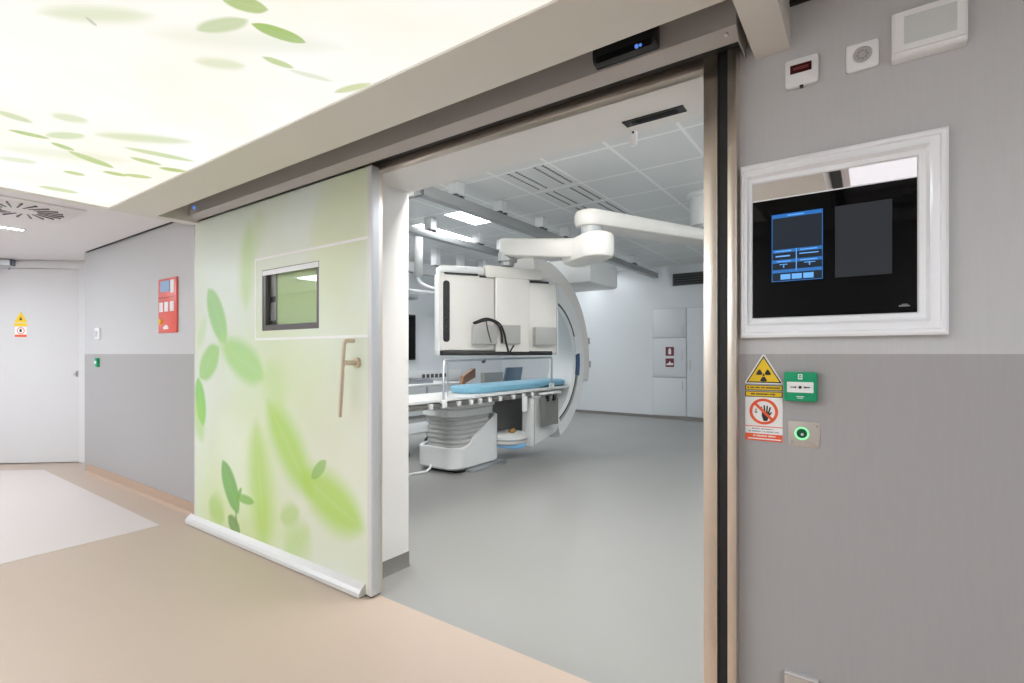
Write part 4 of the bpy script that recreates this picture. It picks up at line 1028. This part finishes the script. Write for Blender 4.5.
# blue patch on the floor, cables
tag(MB().prism(rr(-4.65, -3.80, 5.45, 5.9, .05), 'z', .0, .006).build('floor_surface', M_bluepatch), 'flat blue patch on the floor under the table', 'mat')
tag(MB().tube([(-3.80, 3.90, .07), (-3.80, 3.82, .02), (-3.86, 3.66, .012), (-3.78, 3.45, .012), (-3.86, 3.28, .012), (-4.0, 3.1, .012)], .012, 10, 6).build('floor_cable', M_white), 'white cable trailing over the floor from the pedestal', 'cable')
tag(MB().tube([(-3.28, 3.06, .735), (-3.30, 3.05, .5), (-3.31, 3.06, .2), (-3.36, 3.1, .02), (-3.5, 3.0, .012)], .009, 8, 6).build('hanging_cable', M_white), 'thin white cable hanging from the near end of the table', 'cable')

# things on the far side of the table
bs = thing('arm_support', 'bent brown padded arm support standing at the far table edge', 'arm support', (-3.72, 4.23, .84))
pp = [(0, .0), (.10, .0), (.12, .07), (.30, .13), (.30, .235), (.26, .225), (.09, .15), (.07, .08)]
q = Vector((0, 1))
A = [(-3.82 + q.x * u, 4.36 + q.y * u, .845 + v) for u, v in pp]; C = [(p[0] - .05 * q.y, p[1] + .05 * q.x, p[2]) for p in A]
MB().loops([A, C]).build('pad', M_brown, bs)
MB().box(-3.86, -3.768, 4.38, 4.45, .80, .85, .004).build('rail_bracket', M_mgrey, bs)
def tilt_box(p0, p1, zb, zt, th, sk):
    p0, p1 = Vector(p0), Vector(p1); d = (p1 - p0).normalized(); n = Vector((-d.y, d.x))
    A = [(p0.x, p0.y, zb), (p1.x, p1.y, zb), (p1.x + d.x * sk, p1.y + d.y * sk, zt), (p0.x + d.x * sk, p0.y + d.y * sk, zt)]
    return MB().loops([A, [(a[0] + n.x * th, a[1] + n.y * th, a[2]) for a in A]])
g_ = thing('control_console', 'low grey control box on the far rail of the table', 'control console', (-3.78, 4.75, .80))
tilt_box((-3.83, 4.845), (-3.83, 5.23), .80, 1.02, .06, 0).build('case', M_grey, g_)
MB().box(-3.83, -3.768, 4.9, 4.96, .77, .82).build('rail_bracket', M_mgrey, g_)
t_ = thing('tilted_screen', 'slate blue tilted panel beside the grey control box', 'control panel', (-3.6, 4.9, .80))
tilt_box((-3.83, 5.25), (-3.79, 5.56), .88, 1.075, .025, .05).build('panel', M_slate, t_)
MB().box(-3.845, -3.768, 5.38, 5.42, .78, .90, .004).build('stand', M_mgrey, t_)

# instrument trolley and surgical lamp at the far left
tr = thing('instrument_trolley', 'white instrument trolley standing beyond the near end of the table', 'trolley', (-4.9, 4.6, 0))
MB().prism(rr(-5.15, -4.45, 4.15, 5.20, .05), 'z', .845, .875, .006).build('worktop', M_equip, tr)
for (x, y) in ((-5.08, 4.22), (-4.52, 4.22), (-5.08, 5.13), (-4.52, 5.13)):
    l = MB().cyl((x, y, .085), (x, y, .845), .016, 12).build('leg', M_steelc, tr)
    MB().cyl((x - .012, y, .042), (x + .012, y, .042), .042, 18).build('caster', M_dgrey, l)
MB().prism(rr(-5.12, -4.48, 4.18, 5.17, .04), 'z', .28, .30).build('shelf', M_equip, tr)
ty = thing('instrument_tray', 'steel instrument tray lying on the white trolley', 'tray', (-4.9, 4.45, .875))
MB().ringprism(rr(-5.10, -4.62, 4.22, 4.80, .04), rr(-5.085, -4.635, 4.235, 4.785, .035), 'z', .8755, .93).build('wall', M_steelc, ty)
MB().prism(rr(-5.09, -4.63, 4.23, 4.79, .04), 'z', .8755, .882).build('bottom', M_steelc, ty)
sl = thing('surgical_lamp', 'grey dome surgical lamp hanging at the left edge of the doorway', 'lamp', (-5.3, 4.9, RZ))
MB().lathe((-5.38, 4.85, 2.07), [(.001, .10), (.10, .09), (.22, .06), (.30, .0), (.29, -.045), (.25, -.05), (.001, -.045)], 32).build('dome', M_steelc, sl)
MB().tube([(-5.12, 5.0, 2.62), (-5.12, 5.0, 2.3), (-5.05, 5.1, 2.19), (-4.92, 5.3, 2.14), (-5.1, 5.1, 2.12), (-5.36, 4.87, 2.16)], .024, 10, 5).build('arm', M_equip, sl)
MB().lathe((-5.12, 5.0, RZ), [(.12, 0), (.12, -.05), (.06, -.08), (.06, -.60), (.04, -.64), (.001, -.64)], 20).build('ceiling_mount', M_lgrey, sl)

for o in ALL:
    if '_o' in o: del o['_o']
for o in COL.objects:
    if '_o' in o: del o['_o']

# ------------------------------------------------------------------ camera, world, view
cd = bpy.data.cameras.new('camera'); cam = bpy.data.objects.new('camera', cd); COL.objects.link(cam)
cd.sensor_width = 36.0; cd.lens = 507.0 / 1024 * 36
cd.shift_y = 12.5 / 1024
cam.location = (0, 0, 1.25)
cam.rotation_euler = (PI / 2, 0, math.atan(358 / 507.0))
cd.clip_start = .02
S.camera = cam
w = bpy.data.worlds.new('world'); S.world = w; w.use_nodes = True
w.node_tree.nodes['Background'].inputs[0].default_value = (.8, .85, .9, 1)
w.node_tree.nodes['Background'].inputs[1].default_value = .2
S.view_settings.view_transform = 'Standard'; S.view_settings.look = 'None'
S.view_settings.gamma = 1; S.view_settings.use_curve_mapping = False
S.view_settings.exposure = 0.32
S.cycles.use_denoising = True
S.cycles.max_bounces = 8; S.cycles.diffuse_bounces = 6
